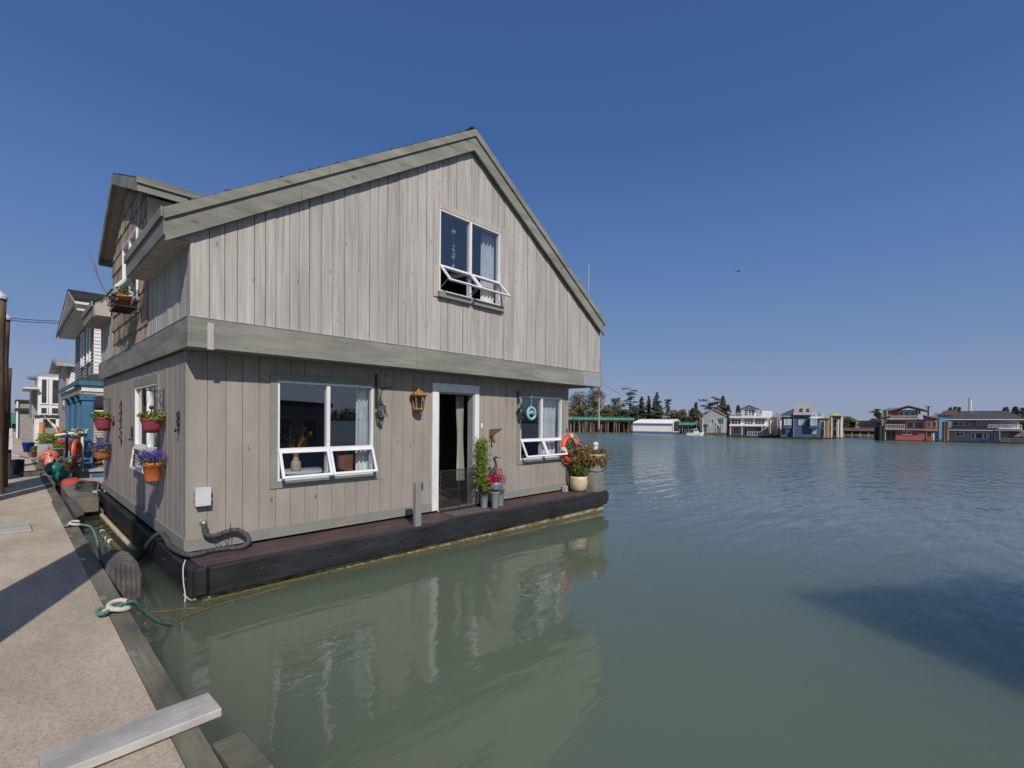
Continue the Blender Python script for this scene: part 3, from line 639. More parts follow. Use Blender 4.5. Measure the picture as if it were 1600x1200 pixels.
# --- float: concrete tank, deck and black timber bumpers
fl = MB(); fl.box(-0.02, 7.83, -0.66, 7.0, -1.1, -0.30); HULL = fl.build('float_hull', M_hull, HO)
dk = MB(); dk.box(-0.02, 7.86, -0.62, -0.0, -0.12, -0.04); dk.box(7.335, 7.86, 0.0, 6.95, -0.12, -0.04); dk.each('deck', M_deck, HO)
dk = MB(); dk.box(0.0, 7.33, 0.0, 6.94, -0.3, -0.035); dk.build('floor_frame', M_dark, HO)
bm_ = MB()
for a, b in ((0.03, 3.2), (3.206, 6.1), (6.106, 7.86)): bm_.cbox(a, b, -0.75, -0.62, -0.325, -0.035, 0.012)
bm_.cbox(-0.10, 0.028, -0.752, -0.60, -0.33, -0.03, 0.03)
bm_.cbox(7.862, 8.0, -0.72, -0.5, -0.30, -0.04, 0.05)
bm_.cbox(-0.115, -0.02, -0.598, 2.6, -0.36, -0.06, 0.012); bm_.cbox(-0.115, -0.02, 2.61, 7.05, -0.36, -0.06, 0.012); bm_.cbox(7.865, 7.98, -0.5, 7.05, -0.33, -0.04, 0.012)
BM = bm_.each('bumper_beam', M_beam, HO)[1]
bo = MB()
for x in (0.55, 1.35, 2.4, 3.9, 4.85, 5.9, 6.9, 7.5):
    bo.M = Matrix.Translation((x, -0.752, -0.16)) @ Matrix.Rotation(R(90), 4, 'X'); bo.lathe([(0.026, 0), (0.026, 0.006), (0.014, 0.008), (0.014, 0.018), (0, 0.018)], n=12)
for y in (-0.45, 0.6, 2.0, 3.4, 5.2):
    bo.M = Matrix.Translation((-0.117, y, -0.2)) @ Matrix.Rotation(R(-90), 4, 'Y'); bo.lathe([(0.022, 0), (0.022, 0.006), (0.012, 0.008), (0.012, 0.016), (0, 0.016)], n=10)
bo.each('bolt', M_black, BM)
wd_ = MB(); zz = lambda x: -0.4105-0.0108*x
rnd = random.Random(4); xs = [-0.025+0.05*k for k in range(158)]
for a, b in zip(xs, xs[1:]):
    h1 = rnd.uniform(0.02, 0.05); wd_.prism([(a, 0, zz(a)-0.05), (b, 0, zz(b)-0.05), (b, 0, zz(b)+h1*0.8), (a, 0, zz(a)+h1)], (0, -0.662-rnd.uniform(0.003, 0.012), 0), (0, -0.6605, 0))
wd_.build('waterline_weed', M_algae, HULL)
wp = MB(); wp.tube([(-0.15, 7.0, -0.43), (-0.15, 2.4, -0.425)], 0.035); wp.build('waterline_pipe', M_cream, HO)

# --- inside, seen through the glass
def curtain(name, label, x0, x1, y, z0, z1, seed, gather=0.0, mat=M_curtain):
    rnd = random.Random(seed); n = 40; mb = MB(); rows = 12; vs = []
    for j in range(rows+1):
        t = j/rows; z = z1+(z0-z1)*t; pinch = 1-gather*math.sin(math.pi*min(1, t*1.0))**2
        for i in range(n+1):
            u = i/n; xm = (x0+x1)/2
            vs.append((xm+(x0+(x1-x0)*u-xm)*pinch + gather*0.10*t, y+0.025*math.sin(u*math.pi*9+0.6*math.sin(t*3))+0.008*math.sin(u*31+seed), z))
    fs = [(j*(n+1)+i, j*(n+1)+i+1, (j+1)*(n+1)+i+1, (j+1)*(n+1)+i) for j in range(rows) for i in range(n)]
    mb.add(vs, fs); o = mb.build('curtain', mat, None, True); o.matrix_world = MH.copy()
    return tag(o, label, 'curtain')
curtain('c', 'pale curtain at the right side of the big front window left of the door', 2.20, 2.52, 0.16, 0.5, 2.05, 1)
curtain('c', 'white curtain with a tall fold behind the front window right of the door', 6.56, 7.18, 0.17, 0.5, 2.05, 2)
curtain('c', 'long grey green curtain gathered at the waist in the open doorway', 4.24, 4.43, 0.26, 0.42, 1.99, 3, 0.35, M_dimcurtain)
curtain('c', 'white curtain at the right of the gable window', 4.44, 4.82, BY+0.17, 3.3, 4.95, 4)
t = thing('dining_table', 'pale round table seen through the lower sashes of the left front window', 'table', (1.75, 1.15, 0), H=True)
mb = MB(); mb.lathe([(0.45, 0.70), (0.46, 0.72), (0.45, 0.735), (0, 0.735)], n=28); mb.build('table_top', M_whitewood, t, True)
mb = MB(); mb.lathe([(0.2, 0), (0.2, 0.03), (0.04, 0.08), (0.035, 0.7), (0.1, 0.70)], n=16); mb.build('pedestal', M_whitewood, t, True)
t = thing('dining_chair', 'brown wooden chair with a white cushion behind the left front window', 'chair', (2.18, 0.75, 0), R(200), H=True)
mb = MB(); mb.box(-0.22, 0.22, -0.22, 0.22, 0.42, 0.455); mb.build('seat', M_pile, t)
mb = MB(); mb.box(-0.2, 0.2, 0.2, 0.225, 0.55, 0.98); mb.build('backrest', M_clay, t)
for sx_ in (-0.2, 0.2):
    mb = MB(); mb.tube([(sx_, -0.2, 0), (sx_, -0.2, 0.42)], 0.018); mb.build('leg', M_pile, t)
    mb = MB(); mb.tube([(sx_, 0.2, 0), (sx_, 0.215, 1.0)], 0.018); mb.build('leg', M_pile, t)
mb = MB(); mb.cbox(-0.18, 0.18, -0.18, 0.18, 0.456, 0.53, 0.03); mb.build('cushion', M_whitewood, t)
t = thing('flower_vase', 'vase of dried yellow stems on the table behind the left front window', 'vase', (1.62, 0.95, 0.735), H=True)
mb = MB(); mb.lathe([(0.05, 0), (0.075, 0.06), (0.07, 0.14), (0.035, 0.2), (0.045, 0.22)], n=16); mb.build('vase', M_cream, t, True)
mb = MB()
for k in range(26):
    a = random.random()*6.28; r = random.uniform(0.1, 0.3); h = random.uniform(0.25, 0.55)
    mb.tube([(0, 0, 0.18), (r*0.4*math.cos(a), r*0.4*math.sin(a), 0.15+h*0.6), (r*math.cos(a), r*math.sin(a), 0.18+h)], 0.003, 4)
    mb.leaves((r*math.cos(a), r*math.sin(a), 0.18+h), 0.05, 9, 0.035)
mb.build('stems', M_yellow, t)
t = thing('wind_chime', 'dangling string of small white shapes inside the gable window', 'wind chime', (3.74, BY+0.10, 4.85), H=True)
mb = MB(); mb.tube([(0, 0, 0), (0, 0, -0.72)], 0.003, 5); mb.build('cord', M_galv, t)
mb = MB(); mb.ball((0, 0, -0.13), 0.045, 12); mb.build('globe', M_potgrey, t, True)
mb = MB()
for z_ in (-0.36, -0.44, -0.50, -0.56, -0.70): mb.leaves((0, 0, z_), 0.03, 7, 0.06, shell=0.1)
mb.build('pendants', M_whitep, t)
# ================================================================== things on and around the floating house
def Hbuild(mb, name, mat, parent, smooth=False): return mb.build(name, mat, parent, smooth)
# electrical box, conduit, elbow
t = thing('electrical_box', 'white metal electrical box screwed low on the front wall near the corner', 'electrical box', (0.125, -0.03, 0.635), H=True)
mb = MB(); mb.cbox(-0.075, 0.075, -0.085, 0.0, -0.105, 0.105, 0.008); mb.build('enclosure', M_box, t)
mb = MB(); mb.box(-0.078, 0.078, -0.09, -0.0855, -0.108, 0.108); mb.build('cover', M_box, t)
mb = MB()
for s_ in (-0.04, 0.04): mb.box(0.0785, 0.095, -0.06, -0.03, s_-0.02, s_+0.02); mb.box(-0.09, -0.0785, -0.06, -0.03, s_-0.012, s_+0.012)
mb.each('latch', M_galv, t)
t = thing('pipe_elbow', 'small galvanised outlet elbow on the wall below the electrical box', 'pipe fitting', (0.135, -0.03, 0.33), H=True)
mb = MB(); mb.tube([(0, 0.01, 0.0), (0, -0.05, -0.0), (0.005, -0.07, -0.03)], 0.025, 12); mb.build('elbow', M_galv, t, True)
mb = MB(); mb.M = Matrix.Rotation(R(90), 4, 'X'); mb.lathe([(0.04, 0), (0.04, 0.012), (0.028, 0.015)], n=14); mb.build('flange', M_galv, t)
pts = spline([(0.14, -0.10, 0.30), (0.15, -0.11, 0.20), (0.22, -0.12, 0.155), (0.34, -0.11, 0.175), (0.46, -0.12, 0.19), (0.56, -0.15, 0.13), (0.585, -0.20, 0.04), (0.50, -0.21, -0.005), (0.36, -0.16, -0.005), (0.22, -0.13, -0.005), (0.06, -0.20, -0.005), (-0.04, -0.17, 0.0), (-0.085, 0.08, 0.0), (-0.085, 0.30, -0.01), (-0.08, 0.50, -0.02), (-0.085, 0.68, 0.04), (-0.10, 0.86, 0.075), (-0.15, 1.02, 0.00), (-0.19, 1.22, -0.14), (-0.21, 1.42, -0.30), (-0.26, 1.7, -0.45)], 14)
rr = [0.030 + 0.003*math.sin(i*2.1) + 0.0015*math.sin(i*0.9) for i in range(len(pts))]
mb = MB(); mb.tube(pts, rr, 12)
o = mb.build('supply_hose', M_conduit, None, True); o.matrix_world = MH.copy(); tag(o, 'thick grey taped hose looping over the deck corner and down into the water', 'hose')
mb = MB(); mb.tube([(0.33, -0.19, 0.02), (0.37, -0.21, 0.09), (0.30, -0.16, 0.21)], 0.004, 5); mb.tube([(0.37, -0.21, 0.09), (0.385, -0.2, 0.3)], 0.004, 5); mb.tube([(0.2, -0.15, 0.16), (0.30, -0.19, 0.03)], 0.004, 5)
o = mb.build('wire_scrap', M_black, None); o.matrix_world = MH.copy(); tag(o, 'loose bent black wires sticking up from the hose loop', 'wire')
# stub post with a plate
t = thing('deck_post', 'short grey wooden post standing at the outer edge of the deck left of the door', 'post', (2.755, -0.645, -0.04), H=True)
mb = MB(); mb.cbox(-0.052, 0.052, -0.03, 0.03, 0, 0.655, 0.004); mb.build('post', M_trimP, t)
mb = MB(); mb.cbox(0.053, 0.088, -0.02, 0.045, 0.53, 0.64, 0.004); mb.build('cleat_block', M_black, t)
# lantern bracket right of window 1
def lantern(parent, c, s, m_frame=M_black):
    x, y, z = c; mb = MB(); n = 4
    mb.lathe([(0.0, 0.0), (0.02*s, -0.005*s), (0.025*s, -0.05*s), (0.09*s, -0.09*s), (0.095*s, -0.10*s)], (x, y, z), 8)
    for k in range(6):
        a = k*math.pi/3; mb.tube([(x+0.085*s*math.cos(a), y+0.085*s*math.sin(a), z-0.10*s), (x+0.055*s*math.cos(a), y+0.055*s*math.sin(a), z-0.26*s)], 0.006*s, 4)
    mb.lathe([(0.06*s, -0.255*s), (0.065*s, -0.27*s), (0.03*s, -0.30*s), (0, -0.31*s)], (x, y, z), 8)
    mb.build('lantern_frame', m_frame, parent)
    g = MB(); g.lathe([(0.078*s, -0.10*s), (0.05*s, -0.255*s)], (x, y, z), 6); g.build('lantern_glass', M_glass, parent)
t = thing('hanging_lantern', 'black scrollwork bracket with a hanging lantern at the right edge of the big front window', 'lantern', (2.41, -0.045, 2.02), H=True)
mb = MB(); mb.box(-0.02, 0.02, -0.012, 0.0, -0.30, 0.22); mb.build('back_plate', M_black, t)
mb = MB(); mb.tube([(0, -0.01, 0.0), (0, -0.46, 0.0)], 0.009, 6)
mb.tube(spline([(0, -0.01, -0.26), (0, -0.12, -0.16), (0, -0.16, -0.05), (0, -0.30, -0.0)]), 0.007, 5)
for k in range(9):
    y0 = -0.06-0.045*k; mb.torus((0, y0, 0.03*math.sin(k*1.7)+0.02), 0.024, 0.003, 'X', 10, 4)
for k in range(7): mb.torus((0, -0.04-0.01*k, -0.05-0.035*k), 0.022, 0.003, 'X', 10, 4)
mb.build('scroll_arm', M_black, t)
mb = MB(); mb.tube([(0, -0.15, -0.0), (0, -0.15, -0.22)], 0.003, 4); mb.build('chain', M_black, t)
lantern(t, (0, -0.15, -0.2), 0.85)
# coach lamp
t = thing('coach_lamp', 'rusty gold coach lamp with a domed hood on the wall left of the door', 'wall lamp', (3.125, -0.03, 1.98), H=True)
mb = MB(); mb.M = Matrix.Translation((0, 0, -0.11)) @ Matrix.Rotation(R(90), 4, 'X'); mb.lathe([(0.06, 0), (0.06, 0.02), (0.03, 0.03)], n=16); mb.M = None
mb.tube([(0, -0.02, -0.12), (0, -0.06, -0.05)], 0.015, 8); mb.build('mount', M_rust, t)
mb = MB(); mb.lathe([(0, 0.075), (0.012, 0.07), (0.02, 0.05), (0.08, 0.02), (0.135, -0.03), (0.14, -0.045), (0.12, -0.045)], (0, -0.11, 0), 16); mb.build('hood', M_rust, t, True)
mb = MB()
for k in range(6):
    a = k*math.pi/3+0.5; mb.tube([(0.105*math.cos(a), -0.11+0.105*math.sin(a), -0.045), (0.075*math.cos(a), -0.11+0.075*math.sin(a), -0.25)], 0.012, 5)
mb.lathe([(0.112, -0.045), (0.112, -0.07), (0.10, -0.07)], (0, -0.11, 0), 6); mb.lathe([(0.085, -0.24), (0.09, -0.27), (0.05, -0.30), (0.02, -0.31), (0, -0.335)], (0, -0.11, 0), 12); mb.build('cage', M_rust, t)
mb = MB(); mb.lathe([(0.092, -0.07), (0.066, -0.24)], (0, -0.11, 0), 6); mb.build('lamp_glass', M_glass, t)
# doorbell, copper ornament
t = thing('doorbell', 'small white doorbell button box beside the door casing', 'doorbell', (4.625, -0.024, 1.44), H=True)
mb = MB(); mb.cbox(-0.022, 0.022, -0.022, 0, -0.05, 0.05, 0.005); mb.build('box', M_white, t)
mb = MB(); mb.M = Matrix.Translation((0, -0.022, -0.015)) @ Matrix.Rotation(R(90), 4, 'X'); mb.lathe([(0.011, 0), (0.011, 0.004), (0, 0.005)], n=10); mb.build('button', M_potgrey, t)
t = thing('copper_spout', 'rusty orange copper bracket ornament on the wall above the tall green plant', 'wall ornament', (4.84, -0.03, 1.34), H=True)
mb = MB(); mb.box(-0.02, 0.02, -0.012, 0, -0.20, 0.03); mb.build('back_plate', M_rust, t)
mb = MB(); mb.prism([(-0.02, 0, 0.03), (-0.02, -0.30, 0.06), (-0.02, -0.30, 0.04), (-0.02, -0.08, -0.08), (-0.02, 0, -0.1)], (0, 0, 0), (0.04, 0, 0)); mb.tube([(0, -0.10, -0.04), (0, -0.12, -0.14)], 0.02, 6); mb.ball((0, -0.12, -0.17), 0.03, 8); mb.build('bracket', M_rust, t)
# mat, gate
mb = MB(); mb.M = Matrix.Translation((4.0, -0.35, -0.038)) @ Matrix.Rotation(R(-4), 4, 'Z'); mb.cbox(-0.40, 0.40, -0.17, 0.17, 0, 0.014, 0.004)
M_mat = pbr('woven_door_mat', (0.14, 0.13, 0.13), 0.95, (0.07, 0.065, 0.065), (60, 60, 60), bump=0.8)
o = mb.build('door_mat', M_mat, None); o.matrix_world = MH.copy(); tag(o, 'thin grey door mat lying on the deck before the open door', 'door mat')
t = thing('mesh_gate', 'low black wire mesh gate closing the bottom of the open doorway', 'gate', (3.63, -0.075, -0.03), H=True)
mb = MB()
for a, b in (((0, 0, 0.0), (0, 0, 0.70)), ((0.83, 0, 0.0), (0.83, 0, 0.70)), ((0, 0, 0.70), (0.83, 0, 0.70)), ((0, 0, 0.02), (0.83, 0, 0.02)), ((0.415, 0, 0.02), (0.415, 0, 0.70)), ((0, 0.0, 0.36), (0.83, 0, 0.36))): mb.tube([a, b], 0.008, 6)
for x in (0, 0.83): mb.tube([(x, -0.10, -0.005), (x, 0.04, -0.005)], 0.008, 6)
mb.build('gate_frame', M_black, t)
mb = MB()
for k in range(1, 36): mb.box(0.83*k/36-0.0024, 0.83*k/36+0.0024, -0.002, 0.0, 0.02, 0.70)
for k in range(1, 30): mb.box(0, 0.83, 0.0005, 0.0025, 0.02+0.68*k/30-0.0024, 0.02+0.68*k/30+0.0024)
mb.build('mesh', M_black, t)
# potted plants right of the door
def pot(parent, name, mat, prof, c, soilz, n=22, soilr=None):
    mb = MB(); mb.lathe(prof, c, n); p_ = mb.build(name, mat, parent, True)
    return p_
def cyl_pot(x, y, label):
    t = thing('tall_pot', label, 'plant pot', (x, y, -0.04), H=True, group='tall grey pots beside the door')
    mb = MB(); mb.lathe([(0.058, 0), (0.062, 0.005), (0.082, 0.28), (0.088, 0.285), (0.088, 0.30), (0.08, 0.30), (0.076, 0.26)], n=20); mb.build('pot', M_potgrey, t, True)
    mb = MB(); mb.lathe([(0.077, 0.265), (0, 0.27)], n=14); mb.build('soil', M_soil, t)
    return t
cyl_pot(4.50, -0.24, 'leftmost of the three tall grey pots right of the door')
cyl_pot(4.60, -0.42, 'front middle one of the three tall grey pots right of the door')
cyl_pot(4.82, -0.33, 'rightmost of the three tall grey pots right of the door')
t = thing('tall_green_plant', 'tall feathery lime green plant rising behind the grey pots beside the door', 'plant', (4.52, -0.16, -0.04), H=True)
mb = MB()
for k in range(9): mb.tube([(0.02*math.cos(k), 0.02*math.sin(k), 0.2), (0.08*math.cos(k), 0.06*math.sin(k), 0.9+0.03*k)], 0.004, 4)
mb.build('stem', M_leaf, t)
mb = MB()
for k in range(44):
    z = 0.36+0.88*k/44; r = 0.19*(1-0.45*k/44)*random.uniform(0.6, 1.2); a = k*2.4
    mb.leaves((0.065*math.cos(a), 0.045*math.sin(a), z), r, 46, 0.07, (1, 0.75, 0.9), thin=0.22, up=0.8)
mb.build('foliage', M_leafy, t)
t = thing('orange_flower_plant', 'bushy plant with an orange bloom at the foot of the tall green plant', 'plant', (4.46, -0.33, 0.20), H=True)
mb = MB(); mb.leaves((0, 0, 0.16), 0.16, 330, 0.05, (0.9, 0.7, 1.3)); mb.build('foliage', M_leaf, t)
mb = MB(); mb.leaves((-0.02, -0.10, 0.26), 0.055, 60, 0.035); mb.leaves((0.03, -0.06, 0.13), 0.03, 30, 0.03); mb.build('bloom', M_flame, t)
t = thing('bowl_of_heather', 'blue grey bowl of crimson heather set on the tall grey pots', 'plant', (4.64, -0.38, 0.262), H=True)
M_bluepot = pbr('blue_grey_glaze', (0.10, 0.14, 0.19), 0.35, (0.19, 0.24, 0.29), (9, 9, 20), spec=0.5)
mb = MB(); mb.lathe([(0.075, 0), (0.115, 0.05), (0.125, 0.12), (0.12, 0.17), (0.108, 0.17), (0.105, 0.14), (0, 0.14)], n=22); mb.build('bowl', M_bluepot, t, True)
mb = MB()
for k in range(20):
    a = k*2.4; r = 0.09*math.sqrt(k/20)+0.02; mb.leaves((r*math.cos(a)*1.1, r*math.sin(a), 0.26-0.03*(k % 3)), 0.085, 52, 0.030, (1, 1, 1.2), thin=0.35)
mb.leaves((-0.12, -0.05, 0.22), 0.11, 90, 0.034); mb.leaves((0.15, -0.03, 0.2), 0.10, 90, 0.034); mb.leaves((0.03, -0.08, 0.36), 0.10, 80, 0.034); mb.leaves((0.1, 0.0, 0.05), 0.08, 50, 0.034)
mb.build('heather', M_red, t)
mb = MB(); mb.leaves((0.14, -0.02, 0.12), 0.09, 60, 0.035); mb.leaves((0.12, -0.08, 0.02), 0.06, 40, 0.03); mb.leaves((-0.1, 0, 0.14), 0.06, 50, 0.03); mb.build('trailing_leaves', M_leafo, t)
t = thing('heron_statue', 'dark long-beaked heron statue standing among the plants beside the door', 'statue', (4.70, -0.27, 0.26), H=True)
mb = MB(); mb.tube([(0, 0, 0.0), (0, 0, 0.18)], 0.008, 6); mb.tube([(-0.03, 0.01, 0.0), (-0.02, 0, 0.18)], 0.008, 6); mb.build('legs', M_black, t)
mb = MB(); mb.tube(spline([(-0.05, 0, 0.12), (-0.06, 0, 0.2), (-0.02, 0, 0.30), (0.04, 0, 0.38), (0.07, 0, 0.46), (0.05, 0, 0.53), (0.02, -0.0, 0.57), (0.05, -0.01, 0.60), (0.09, -0.03, 0.597), (0.17, -0.05, 0.592)], 4), [0.012, 0.015, 0.02, 0.03, 0.04, 0.048, 0.053, 0.055, 0.054, 0.05, 0.046, 0.042, 0.037, 0.032, 0.028, 0.025, 0.022, 0.02, 0.019, 0.018, 0.018, 0.018, 0.019, 0.02, 0.022, 0.024, 0.026, 0.027, 0.026, 0.022, 0.016, 0.011, 0.008, 0.006, 0.005, 0.004, 0.003][:37], 8); mb.build('body', M_black, t, True)
# window 2 bracket and fish ring
t = thing('dark_bracket_lantern', 'small dark lantern on a scroll bracket at the left edge of the right front window', 'lantern', (5.60, -0.045, 2.0), H=True)
mb = MB(); mb.box(-0.018, 0.018, -0.012, 0.0, -0.12, 0.12); mb.build('back_plate', M_black, t)
mb = MB(); mb.tube([(0, -0.01, 0.04), (0.06, -0.30, 0.05)], 0.008, 6)
for k in range(7): mb.torus((0.01*k, -0.05-0.035*k, 0.01), 0.03, 0.004, 'X', 10, 4)
mb.build('scroll_arm', M_black, t); mb = MB(); mb.tube([(0.01, -0.06, 0.02), (0.01, -0.06, -0.2)], 0.003, 4); mb.build('chain', M_black, t); lantern(t, (0.01, -0.09, -0.14), 0.95)
t = thing('fish_ring', 'turquoise glazed ring with a fish inside, hanging before the right front window', 'ornament', (5.70, -0.32, 1.69), H=True)
mb = MB(); mb.torus((0, 0, 0), 0.115, 0.028, 'Y', 32, 8); mb.build('ring', M_turq, t, True)
mb = MB(); mb.tube([(-0.08, 0, -0.02), (-0.04, 0, 0.01), (0.02, 0, 0.02), (0.06, 0, 0.0), (0.09, 0, -0.03)], [0.008, 0.035, 0.042, 0.02, 0.03], 8); mb.build('fish', M_steel, t, True)
mb = MB(); mb.tube([(0, 0, 0.14), (0, 0, 0.36)], 0.003, 4); mb.build('cord', M_ropew, t)
# life ring on the corner
def life_ring(name, label, loc, rz, R0=0.27, r=0.062, H=True, ax='Y'):
    t = thing(name, label, 'life ring', loc, rz, H=H)
    mb = MB(); mb.torus((0, 0, 0), R0, r, ax, 40, 12); mb.build('ring', M_orange, t, True)
    for k in range(4):
        a = k*math.pi/2+math.pi/4*0; mb = MB()
        mb.torus((0, 0, 0), R0, r+0.004, ax, 5, 12, a-0.13, a+0.13); mb.build('band', M_whitep, t, True)
    mb = MB()
    for k in range(4):
        a0 = k*math.pi/2; q = []
        for j in range(9):
            a = a0+math.pi/2*j/8; rad = R0+r+0.01+0.035*math.sin(math.pi*j/8); u, v = rad*math.cos(a), rad*math.sin(a)
            q.append((u, 0, v) if ax == 'Y' else (0, u, v))
        mb.tube(q, 0.006, 5)
    mb.build('grab_line', M_ropew, t); return t
life_ring('life_ring', 'orange life ring hung on the front wall at the right hand corner', (7.27, -0.12, 0.92), 0.0)
t = thing('wall_hook', 'small black hook above the orange life ring on the corner', 'hook', (7.27, -0.03, 1.27), H=True)
mb = MB(); mb.tube([(0, 0, 0.10), (0, -0.02, 0), (0, -0.09, -0.02), (0, -0.10, 0.03)], 0.007, 6); mb.build('hook', M_black, t)
mb = MB(); mb.box(-0.02, 0.02, -0.006, 0, -0.02, 0.1); mb.build('plate', M_black, t)
mb = MB(); mb.tube(spline([(7.29, -0.12, 1.26), (7.45, -0.2, 1.05), (7.62, -0.28, 0.98), (7.75, -0.35, 0.97), (7.62, -0.30, 0.90), (7.42, -0.22, 0.98), (7.30, -0.13, 1.24)]), 0.01, 6)
o = mb.build('life_line', M_ropew, None, True); o.matrix_world = MH.copy(); tag(o, 'white line sagging from the hook to the covered barrel', 'rope')
# cream pot, back pot, covered barrel, owl, wood block
t = thing('cream_pot', 'round cream glazed pot with low green plants on the deck corner', 'plant pot', (7.36, -0.30, -0.04), H=True)
mb = MB(); mb.lathe([(0.12, 0), (0.17, 0.06), (0.20, 0.18), (0.195, 0.30), (0.19, 0.345), (0.175, 0.345), (0.17, 0.30), (0, 0.30)], n=28); mb.build('pot', M_cream, t, True)
mb = MB()
for k in range(22): a = k*2.4; r = 0.16*math.sqrt(k/22); mb.leaves((r*math.cos(a), r*math.sin(a), 0.41+0.12*random.random()), 0.11, 70, 0.06, thin=0.35, up=0.8)
mb.build('foliage', M_leaf, t)
t = thing('grey_pot_shrub', 'grey pot of tangled reddish green stems behind the cream pot', 'plant', (7.52, -0.10, -0.04), H=True)
mb = MB(); mb.lathe([(0.12, 0), (0.15, 0.05), (0.17, 0.48), (0.18, 0.50), (0.16, 0.50), (0, 0.47)], n=22); mb.build('pot', M_potgrey, t, True)
mb = MB()
for k in range(26):
    a = random.random()*6.28; r = random.uniform(0.05, 0.24); mb.tube([(0, 0, 0.45), (r*0.5*math.cos(a), r*0.5*math.sin(a), 0.68), (r*math.cos(a), r*math.sin(a), random.uniform(0.75, 1.05))], 0.003, 4)
mb.build('stem', M_leafo, t)
mb = MB()
for k in range(52): a = k*2.4; r = 0.26*math.sqrt(k/52); mb.leaves((r*math.cos(a)-0.06, r*math.sin(a)-0.10, 0.48+0.58*random.random()), 0.12, 66, 0.06, thin=0.4)
mb.build('foliage', M_leafo, t)
mb = MB(); mb.leaves((0.14, -0.25, 0.5), 0.03, 40, 0.04); mb.ball((0.16, -0.25, 0.46), 0.045, 10); mb.build('bloom', M_flame, t)
t = thing('covered_barrel', 'tall barrel wrapped in grey green tarpaulin with a planter top on the deck corner', 'barrel', (7.735, -0.44, -0.04), H=True)
mb = MB(); rnd = random.Random(5); vs = []; n = 48; prof = [(0.235, 0), (0.245, 0.08), (0.25, 0.3), (0.255, 0.55), (0.25, 0.72), (0.235, 0.80), (0.20, 0.82)]
for r, z in prof:
    for k in range(n):
        a = 2*math.pi*k/n; q = r*(1+0.025*math.sin(a*7+z*4)+0.018*math.sin(a*13-z*9)+0.012*math.sin(a*3+z*14)); vs.append((q*math.cos(a), q*math.sin(a), z))
mb.add(vs, [(i*n+k, i*n+(k+1) % n, (i+1)*n+(k+1) % n, (i+1)*n+k) for i in range(len(prof)-1) for k in range(n)]); mb.build('tarpaulin', M_tarp, t, True)
mb = MB(); q = []
for k in range(41): a = 2*math.pi*k/40; q.append((0.262*math.cos(a), 0.262*math.sin(a), 0.55+0.10*math.sin(a+0.6)))
mb.tube(q, 0.007, 5); mb.build('cord', M_black, t)
mb = MB(); mb.lathe([(0.24, 0.80), (0.255, 0.81), (0.255, 0.835), (0.235, 0.835), (0, 0.82)], n=24); mb.build('tray', M_cream, t)
mb = MB()
for k in range(34): a = k*2.4; r = 0.27*math.sqrt((k+3)/36); mb.leaves((r*math.cos(a), r*math.sin(a), 0.88-0.14*(r > 0.21)-0.05*random.random()), 0.11, 80, 0.06, thin=0.5)
for k in range(10): a = random.random()*6.28; mb.leaves((0.29*math.cos(a), 0.29*math.sin(a), 0.70-0.10*random.random()), 0.06, 44, 0.05, thin=0.5)
mb.build('foliage', M_leafo, t)
mb = MB()
for k in range(9): a = k*2.1; mb.leaves((0.22*math.cos(a), 0.22*math.sin(a), 0.82), 0.03, 14, 0.035)
mb.build('bloom', M_flame, t)
t = thing('owl_figurine', 'white owl figurine perched on the plants on top of the covered barrel', 'figurine', (7.72, -0.50, 0.84), R(20), H=True)
mb = MB(); mb.lathe([(0, 0), (0.045, 0.0), (0.062, 0.05), (0.065, 0.09), (0.05, 0.125), (0.068, 0.15), (0.074, 0.18), (0.06, 0.212), (0.025, 0.22), (0, 0.222)], n=18)
for s_ in (-1, 1): mb.tube([(0.04*s_, 0, 0.20), (0.06*s_, 0, 0.245)], [0.018, 0.004], 6)
mb.build('body', M_whitep, t, True)
for s_ in (-1, 1):
    mb = MB(); mb.ball((0.028*s_, -0.062, 0.178), 0.013, 8); mb.build('eye', M_black, t, True)
mb = MB(); mb.tube([(0, -0.07, 0.165), (0, -0.088, 0.15)], [0.009, 0.002], 6); mb.build('beak', M_yellow, t)
t = thing('wood_offcut', 'small block of pale wood on the deck against the house corner', 'wood block', (7.10, -0.12, -0.04), R(15), H=True)
mb = MB(); mb.cbox(-0.05, 0.05, -0.05, 0.05, 0, 0.13, 0.004); mb.build('block', M_plank, t)
